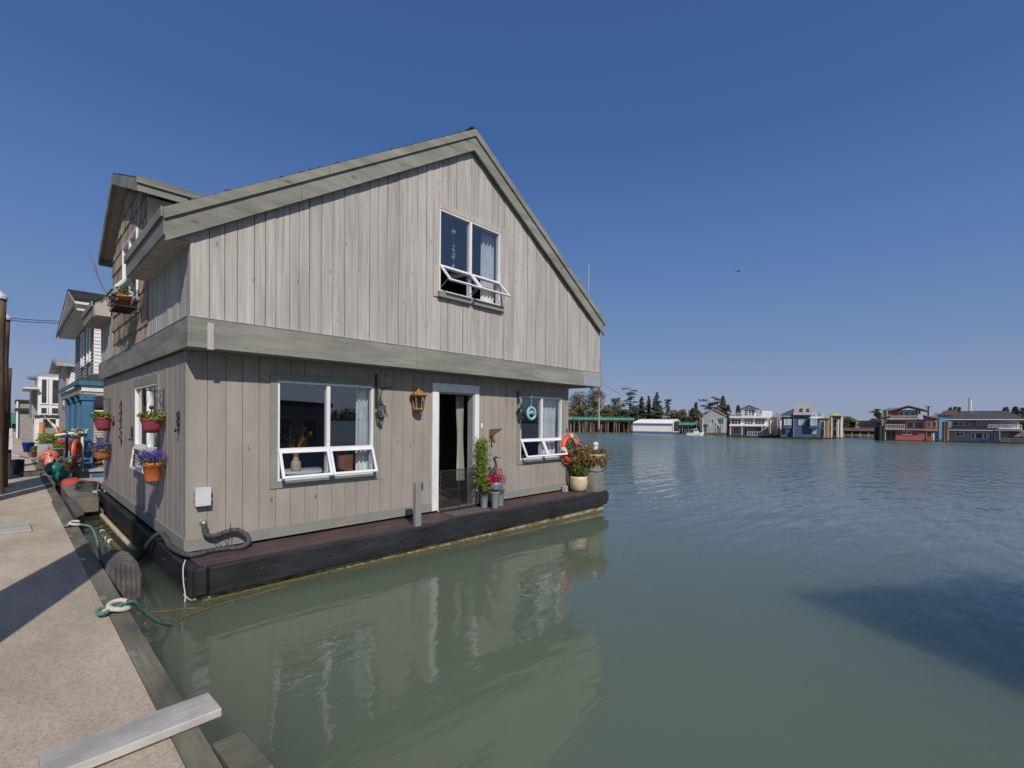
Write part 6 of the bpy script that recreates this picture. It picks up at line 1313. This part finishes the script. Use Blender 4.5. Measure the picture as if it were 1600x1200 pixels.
h.win(1494, 1500, 676, 680.5, a=0.0, fr=0.12); h.win(1501, 1505, 676, 680.5, a=0.0, fr=0.12); h.win(1519, 1522, 677, 685, a=0.0, fr=0.12); h.win(1525, 1535, 677, 685, a=0.0, fr=0.12); h.win(1538, 1541, 677, 685, a=0.0, fr=0.12); h.win(1546, 1549, 677, 690, a=0.0, fr=0.1); h.win(1551, 1554, 677, 690, a=0.0, fr=0.1)
h.rail(1544, 1596, 663.5, 669, -0.5, 16); h.part('balcony', M_fwhite, [(1543.5, 1597, 669, 670.5, -0.6, 0.89)])
h.part('pergola', M_ftan, [(1554, 1600, 671.5, 673.3, -1.8, 2.4), (1561, 1562.5, 673.3, 690.5, -1.8, -1.6), (1599, 1600.5, 673, 690.5, -1.8, -1.6), (1596, 1640, 672, 674, -1.0, 2)]); h.rail(1563, 1600, 684.5, 690.5, -2.0, 12, M_gclap); h.part('patio_window', M_fwhite, [(1571.5, 1580, 680, 690.3, 1.5, 1.9)]); h.part('patio_pane', M_pane, [(1572.5, 1579, 681, 686, 1.44, 1.499)])
h.part('corner_board', M_fwhite, [(1543.3, 1544.3, 673, 690.5, -0.05, -0.001)]); h.part('skylight_vent', M_steel, [(1517.6, 1518.8, 643, 646.5, 1.2, 1.6)])
h = Far('yellow_crate_stack', 'stack of tan crates on the right end of the slate house deck', 'crates', 1602, 74)
h.part('crates', M_ftan, [(1596, 1606, 675, 689, -0.5, 1)])
# masts
for cx_, y0, d_, lb in ((1514, 622, 130, 'grey steel stack rising behind the slate roof'), (1516.2, 625, 131, 'white steel stack rising just right of the grey one')):
    h = Far('tall_stack', lb, 'mast', cx_, d_); mb = MB(); mb.tube([(0, 0, 0), (0, 0, h.Z(cx_, y0))], 0.17, 8); mb.build('shaft', M_steel if y0 == 622 else M_fwhite, h.t)
h = Far('utility_pole', 'wooden utility pole with crossbar above the red house', 'utility pole', 1450, 110)
mb = MB(); mb.tube([(0, 0, 0), (0, 0, h.Z(1450, 634.5))], 0.15, 8); mb.build('pole', M_fshade, h.t); h.part('crossarm', M_fshade, [(1443.5, 1456, 635.2, 636, -0.1, 0.1)])
# --- grey shed house on stilts, pile, boat, boat shed, trestle
h = Far('grey_shed_house', 'pale grey metal-clad gabled shed with a green door panel on piles', 'shed', 1115, 118)
h.prism('wall', M_steel, [(1097, 676), (1136, 676), (1136, 652), (1122, 642), (1114, 639.5), (1106, 645), (1097, 652)], 0, 9); h.prism('roof', M_lroof, [(1105, 645.6), (1114, 639.2), (1137, 651.5), (1137, 650), (1114, 637.8), (1105, 644.3)], -0.3, 9.3); h.part('green_panel', pbr('dark_green_panel', (0.03, 0.13, 0.12), 0.6), [(1122, 1130, 654, 662, -0.12, -0.005)]); h.win(1111, 1115, 655, 661, a=0.0); h.win(1126, 1131, 651, 653, 2, 1, a=0.0)
h.part('lean_to', M_fwhite, [(1094, 1099, 653, 674, 0.5, 6)]); h.part('opening', M_fshade, [(1099, 1106, 663, 667, -0.1, -0.005)])
for k, x in enumerate((1098, 1104.5, 1110, 1112, 1119, 1127, 1131, 1134)): h.part('pile', M_ftan if k % 2 else M_fwhite, [(x, x+0.7, 655+2*(k % 3), 680, -1.4, -1.2)])
h.prism('stair', M_fwhite, [(1120, 658.5), (1120.8, 658), (1125, 667), (1124, 667.5)], -0.5, -0.3)
h = Far('dock_pile', 'dark pile with a white cap left of the white house', 'pile', 1137.3, 100)
mb = MB(); mb.tube([(0, 0, -1), (0, 0, h.Z(1137, 645))], 0.22, 10); mb.build('shaft', M_fshade, h.t); mb = MB(); mb.lathe([(0.25, h.Z(1137, 645)), (0, h.Z(1137, 643))], n=10); mb.build('cone_cap', M_whitewood, h.t)
h = Far('white_motorboat', 'small white motorboat with a cabin and mast moored by the bank', 'boat', 1086, 104)
mb = MB(); vs = [(h.X(1074), 0, 0.0), (h.X(1096), 0, 0.0), (h.X(1098.5), 0, 0.75), (h.X(1096), 0, 0.85), (h.X(1074), 0, 0.62)]
mb.add([(-1.6, -0.9, -0.2), (1.3, -0.8, -0.2), (1.3, 0.8, -0.2), (-1.6, 0.9, -0.2), (-1.75, -1.05, 0.55), (1.2, -1.0, 0.65), (1.95, 0, 0.85), (1.2, 1.0, 0.65), (-1.75, 1.05, 0.55), (1.6, 0, -0.1)], [(3, 2, 9, 1, 0), (0, 1, 5, 4), (1, 9, 6, 5), (9, 2, 7, 6), (2, 3, 8, 7), (3, 0, 4, 8), (4, 5, 6, 7, 8)]); mb.build('hull', M_whitewood, h.t)
mb = MB(); mb.prism([(-0.3, -0.7, 0.6), (0.9, -0.7, 0.62), (0.4, -0.7, 1.5), (-0.2, -0.7, 1.5)], (0, 0, 0), (0, 1.4, 0)); c_ = mb.build('cabin', M_whitewood, h.t); mb = MB(); mb.prism([(-0.1, -0.72, 0.95), (0.6, -0.72, 0.95), (0.35, -0.72, 1.35), (-0.1, -0.72, 1.35)], (0, 0, 0), (0, 0.015, 0)); mb.build('window', M_pane, c_)
mb = MB(); mb.tube([(0.3, 0, 1.5), (0.3, 0, h.Z(1088, 656))], 0.02, 6); mb.tube([(-1.2, -0.8, 0.6), (-1.2, -0.8, 1.3), (0.0, -0.8, 1.4)], 0.03, 6); mb.build('mast', M_whitewood, h.t)
mb = MB(); mb.box(-2.0, -0.5, -0.7, 0.7, 0.6, 1.4); mb.build('canvas_cover', M_navy, h.t)
h = Far('blue_striped_boat_shed', 'long white boat shed with blue stripes and curved roof across the river', 'boat shed', 1020, 124, rz=-0.24)
prof_ = [(0.0, 674.5), (0.0, 664), (0.2, 660), (1.0, 657.0), (2.6, 655.2), (4.5, 654.6), (6.4, 655.2), (8.0, 657), (8.8, 660), (9.0, 664), (9.0, 674.5)]
mb = MB(); pr = [(y, h.Z(1020, z)) for y, z in prof_]; x0, x1 = h.X(987.5), h.X(1052); n = len(pr)
vs = [(x0+ (0.9 if i in (3, 4, 5, 6, 7) else 0)*(1), y, z) for i, (y, z) in enumerate(pr)] + [(x1, y, z) for y, z in pr]
mb.add(vs, [(i, i+1, n+i+1, n+i) for i in range(n-1)] + [tuple(range(n-1, -1, -1)), tuple(range(n, 2*n))]); mb.build('shell', M_fwhite, h.t)
M_stripe = pbr('blue_stripe_sheet', (0.10, 0.15, 0.33), 0.6, (0.085, 0.13, 0.29), (0.5, 0.5, 0.5))
h.part('upper_stripe', M_stripe, [(987.6, 1051.5, 661.5, 665, -0.05, -0.004)]); h.part('lower_stripe', M_stripe, [(987.2, 1051.5, 674, 677, -0.08, 9)])
mb = MB(); q = [(h.X(1052.3), y, z) for y, z in pr[1:-1]]; mb.tube([(h.X(1052.3), 0, h.Z(1052, 675))]+q+[(h.X(1052.3), 9, h.Z(1052, 675))], 0.14, 6); mb.build('end_arch', M_fwhite, h.t); h.part('opening', M_fshade, [(1052.05, 1052.2, 658, 674, 0.8, 8.2)])
M_deckg = pbr('pale_green_netting', (0.13, 0.36, 0.28), 0.8, (0.06, 0.22, 0.17), (1.2, 1.2, 1.2))
def trestle(name, label, xa, xb, ytop, ybase, d, n, gmat):
    h = Far(name, label, 'pier', (xa+xb)/2, d); xm = (xa+xb)/2
    h.part('green_deck', gmat, [(xa, xb, ytop, ytop+3.4, -1, 7)]); h.part('beam', M_fshade, [(xa, xb, ytop+3.4, ytop+6, -0.8, 6)])
    rnd = random.Random(n)
    for k in range(n):
        x = xa+(xb-xa)*(k+0.5+rnd.uniform(-0.25, 0.25))/n; w_ = rnd.uniform(0.1, 0.17); dx = rnd.uniform(-0.3, 0.3); yy = rnd.choice((-0.6, -0.3, 0.2, 2.5))
        mb = MB(); mb.tube([(h.X(x)+dx, yy, -1), (h.X(x), yy, h.Z(x, ytop+6))], w_, 6); mb.build('pile', rnd.choice((M_fpile, M_fpile, M_fshade, M_fbrown, M_fpile)), h.t)
    h.rail(xa, xb, ytop-2.2, ytop, 6.5, 24, M_grn)
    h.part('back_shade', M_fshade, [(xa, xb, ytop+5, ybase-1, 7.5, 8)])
    return h
trestle('green_trestle_pier', 'long trestle pier with green deck on many timber piles behind the house corner', 820, 990, 652.3, 677, 136, 100, M_deckg)
h = trestle('low_green_pier', 'shorter green-topped pier between boat shed and motorboat', 1052, 1089, 660.8, 679, 128, 12, M_deckg)
h.part('tan_wall', pbr('olive_planks', (0.24, 0.19, 0.08), 0.85, (0.17, 0.14, 0.06), (1, 1, 1)), [(1053.5, 1076, 665.5, 673.5, 1, 1.3)])
h = Far('rust_pole', 'tall pole, rusty red above and pale below, beside the upper right house corner', 'pole', 935.6, 112)
mb = MB(); mb.tube([(0, 0, 1), (0, 0, h.Z(935, 622))], 0.17, 8); mb.build('lower_shaft', M_ftan, h.t); mb = MB(); mb.tube([(0, 0, h.Z(935, 622)), (0, 0, h.Z(935, 560))], 0.16, 8); mb.build('upper_shaft', pbr('rusty_red_steel', (0.30, 0.09, 0.06), 0.8, (0.2, 0.06, 0.045)), h.t)
t = thing('overhead_wire', 'thin overhead wire slanting down from the rusty pole to the pines', 'wire')
a_ = Far.__new__(Far)
def fp(px, py, d): u = (px-800+(py-HY)*ROLL)*d/FPX; v = ((py-HY)-(px-800)*ROLL)*d/FPX; return CAM+FWD*d+RGT*u-Vector((0, 0, v))
mb = MB(); mb.tube(spline([fp(935, 594, 112), fp(955, 608, 135), fp(975, 619, 165)]), 0.045, 4); mb.build('wire', M_fshade, t)

# --- trees
M_con = pbr('conifer_needles', (0.075, 0.098, 0.058), 0.8, (0.034, 0.048, 0.032), (0.4, 0.4, 0.4), island=0.45, hue=0.02)
M_bro = pbr('broadleaf_foliage', (0.150, 0.150, 0.060), 0.75, (0.065, 0.080, 0.036), (0.3, 0.3, 0.3), island=0.45, hue=0.03)
M_brn = pbr('autumn_foliage', (0.20, 0.155, 0.070), 0.8, (0.12, 0.085, 0.045), (0.3, 0.3, 0.3), island=0.45, hue=0.03)
M_bark = pbr('tree_bark', (0.13, 0.105, 0.085), 0.9, (0.07, 0.055, 0.045), (2, 2, 0.6))
def tree(label, px, ytop, d, wpx, kind, mat, seed, ybase=672, lean=0.0):
    random.seed(seed); h = Far('tree', label, 'tree', px, d, group='trees along the far bank'); H = h.Z(px, ytop); Wd = wpx*h.s/2; z0 = 0.8
    mb = MB(); tr_top = H*0.97
    mb.tube([(0, 0, z0-0.5), (lean*0.4, 0, z0+(H-z0)*0.5), (lean, 0, tr_top)], [0.03*H, 0.018*H, 0.004*H], 8); limbs = []
    cr = MB()
    if kind == 'conifer':
        n = 16; 
        for k in range(n):
            t_ = k/(n-1); z = z0+(H-z0)*(0.14+0.84*t_); R_ = Wd*(1-t_)**0.75*random.uniform(0.7, 1.15)+0.12
            for j in range(7):
                a = random.random()*6.28; L_ = R_*random.uniform(0.45, 1.1); p1 = Vector((lean*t_+L_*math.cos(a), L_*math.sin(a), z-0.15*L_)); mb.tube([(lean*t_, 0, z), p1], 0.03, 4, False)
                for q in (0.45, 0.8, 1.0): cr.leaves(Vector((lean*t_, 0, z)).lerp(p1, q), 0.32*R_+0.25, 22, 0.42+0.012*d*0.1, (1, 1, 0.35), thin=0.5)
        cr.leaves((lean, 0, H-0.3), 0.3, 14, 0.3, (0.5, 0.5, 1.4))
    elif kind == 'pine':                               # bare lower stem, flat ragged tufts
        for k in range(13):
            t_ = k/12; z = z0+(H-z0)*(0.34+0.64*t_); R_ = Wd*(0.55+0.5*random.random())*(1.0 if t_ > 0.9 else 0.75)
            for j in range(random.choice((1, 2, 2))):
                a = random.random()*6.28; L_ = R_*random.uniform(0.5, 1.0); p1 = Vector((lean*t_+L_*math.cos(a), 0.6*L_*math.sin(a), z+random.uniform(-0.3, 0.3))); mb.tube([(lean*t_, 0, z-0.2), p1], 0.05, 4, False)
                for q in (0.5, 0.8, 1.0): cr.leaves(Vector((lean*t_, 0, z)).lerp(p1, q), 0.30*R_+0.25, 34, 0.40, (1.3, 1.0, 0.4), thin=0.5)
    else:
        for k in range(58):
            t_ = random.random()**0.9; z = z0+(H-z0)*(0.10+0.82*t_); e_ = math.sqrt(max(0.05, 1-(abs(t_-0.42)/0.62)**2)); a = random.random()*6.28; r_ = Wd*e_*random.uniform(0.2, 0.95)
            p1 = Vector((r_*math.cos(a), r_*math.sin(a), z)); mb.tube([(0, 0, z0+(z-z0)*0.6), p1], 0.05, 4, False)
            cr.leaves(p1, 0.26*Wd+0.45, 60, 0.5, (1, 1, 0.75), thin=0.6, shell=0.35)
        for k in range(5): cr.leaves((random.uniform(-0.35, 0.35)*Wd, 0, H-0.5*random.random()), 0.5, 24, 0.42, (1, 1, 0.8))
    mb.build('trunk', M_bark, h.t); cr.build('crown', mat, h.t)
TR = [('big dull green broadleaf tree directly behind the house corner', 928, 606, 165, 46, 'b', M_bro), ('broad brownish tree at the left end of the far wood', 905, 612, 170, 40, 'b', M_brn),
 ('rounded olive tree right of the rusty pole', 962, 622, 172, 34, 'b', M_bro), ('low olive tree beneath the overhead wire', 950, 634, 160, 26, 'b', M_bro), ('dark low tree behind the trestle pier', 973, 640, 158, 24, 'b', M_con), ('tall sparse flat-topped pine, the tallest of the far bank', 984, 605, 175, 28, 'p', M_con),
 ('shaggy dark conifer right of the flat-topped pine', 1002, 620, 178, 25, 'c', M_con), ('narrow slim conifer between two shaggy ones', 1013, 619, 180, 10, 'c', M_con), ('tall shaggy conifer above the middle of the boat shed', 1026, 613, 176, 26, 'c', M_con), ('small sparse pine above the right end of the boat shed', 1043, 624, 178, 14, 'p', M_con), ('grey green undergrowth tree behind the flat-topped pine', 991, 634, 166, 20, 'b', M_con),
 ('olive bush tree just right of the small sparse pine', 1053, 641, 170, 20, 'b', M_brn), ('rounded yellow green tree behind the low pier', 1066, 640, 166, 20, 'b', M_bro), ('dark rounded tree behind the motorboat', 1083, 638, 160, 24, 'b', M_con), ('thin small conifer peeping above the dark rounded tree', 1087, 629, 175, 8, 'c', M_con), ('brown-green tree left of the grey shed', 1093, 645, 150, 14, 'b', M_brn),
 ('spreading windswept pine behind the grey shed', 1108, 625, 150, 32, 'p', M_con), ('twin-topped pine with brownish boughs behind the grey shed', 1121, 621, 152, 25, 'p', M_brn), ('tall dense pine right of the grey shed peak', 1129, 619, 154, 18, 'c', M_con), ('small conifer next to the capped pile', 1137, 633, 150, 15, 'c', M_con), ('little pine just left of the white tower', 1153, 634, 150, 11, 'c', M_con),
 ('green bank tree right of the lime umbrella', 1322, 652, 120, 22, 'b', M_bro), ('bushy green tree sloping down the bank', 1334, 656, 122, 18, 'b', M_bro), ('drooping palm-like tree left of the greenish house', 1372, 640, 118, 20, 'p', M_con), ('small tree top behind the light blue house', 1485, 637, 160, 8, 'b', M_con), ('dark tree top behind the left of the slate roof', 1493, 636, 162, 10, 'b', M_con), ('tiny tree top left of the steel stacks', 1498, 636.5, 165, 8, 'c', M_con), ('small dark tree above the right of the slate roof', 1571, 636, 150, 7, 'b', M_con), ('dark conifer right of the slate roof', 1586, 636, 130, 18, 'c', M_con), ('dark bushy tree at the right edge', 1599, 638, 126, 16, 'b', M_con), ('lower bushy tree under the right edge conifer', 1593, 648, 122, 20, 'b', M_con)]
KD = {'b': 'broad', 'p': 'pine', 'c': 'conifer'}
for i, (lb, px, yt, d, wp_, kd, m) in enumerate(TR): tree(lb, px, yt, d, wp_, KD[kd], m, 100+i)
# background wood as one mass, far behind the single trees and behind the photographer
random.seed(55); mb = MB()
for k in range(230):
    px = 880+random.random()*225; d = random.uniform(182, 200); p = Vector((*at(px, d), 0)); mb.leaves((p.x, p.y, 1.5+random.random()*(5.0 if px < 1000 else 3.6)), 2.3, 36, 0.9, (1, 1, 0.9))
for k in range(60):
    px = 1480+random.random()*200; d = random.uniform(140, 150); p = Vector((*at(px, d), 0)); mb.leaves((p.x, p.y, 1.2+random.random()*1.8), 1.8, 34, 0.8, (1, 1, 0.9))
for k in range(50):
    px = 1130+random.random()*260; d = random.uniform(140, 150); p = Vector((*at(px, d), 0)); mb.leaves((p.x, p.y, 0.8+random.random()*1.3), 1.6, 34, 0.8, (1, 1, 0.9))
for k in range(260):
    px = 250+random.random()*650; d = random.uniform(180, 196); p = Vector((*at(px, d), 0)); mb.leaves((p.x, p.y, 1.5+random.random()*(6.0+3.5*math.sin(px*0.03))), 2.5, 34, 1.0, (1, 1, 0.9))
tag(mb.build('undergrowth', M_bro), 'low tangled green undergrowth along the far river bank', 'undergrowth', kind='stuff')
mb = MB()
for k in range(520):
    x = random.uniform(-300, 700); y = -300-random.random()*40-0.08*x; mb.leaves((x, y, 1+random.random()*(7+4*math.sin(x*0.035)+3*math.sin(x*0.11))), 4.2, 34, 2.0, (1, 1, 0.9))
tag(mb.build('far_wood', M_bro), 'wood on the bank behind the photographer, seen only in the window glass', 'wood', kind='stuff')
# bird
t = thing('flying_bird', 'tiny dark bird flying in the clear sky right of the house', 'bird', fp(1153.5, 424.5, 40), RZ+0.5)
mb = MB(); mb.tube([(-0.14, 0, 0), (-0.06, 0, 0.01), (0.05, 0, 0.015), (0.11, 0, 0.02), (0.15, 0, 0.015)], [0.01, 0.03, 0.035, 0.02, 0.004], 8); mb.build('body', M_black, t, True)
for s_ in (-1, 1):
    mb = MB(); mb.prism([(0.05, 0.02*s_, 0.02), (-0.04, 0.02*s_, 0.02), (-0.08, 0.16*s_, 0.07), (-0.05, 0.27*s_, 0.03), (0.02, 0.14*s_, 0.07)], (0, 0, 0), (0, 0, 0.008)); mb.build('wing', M_black, t)
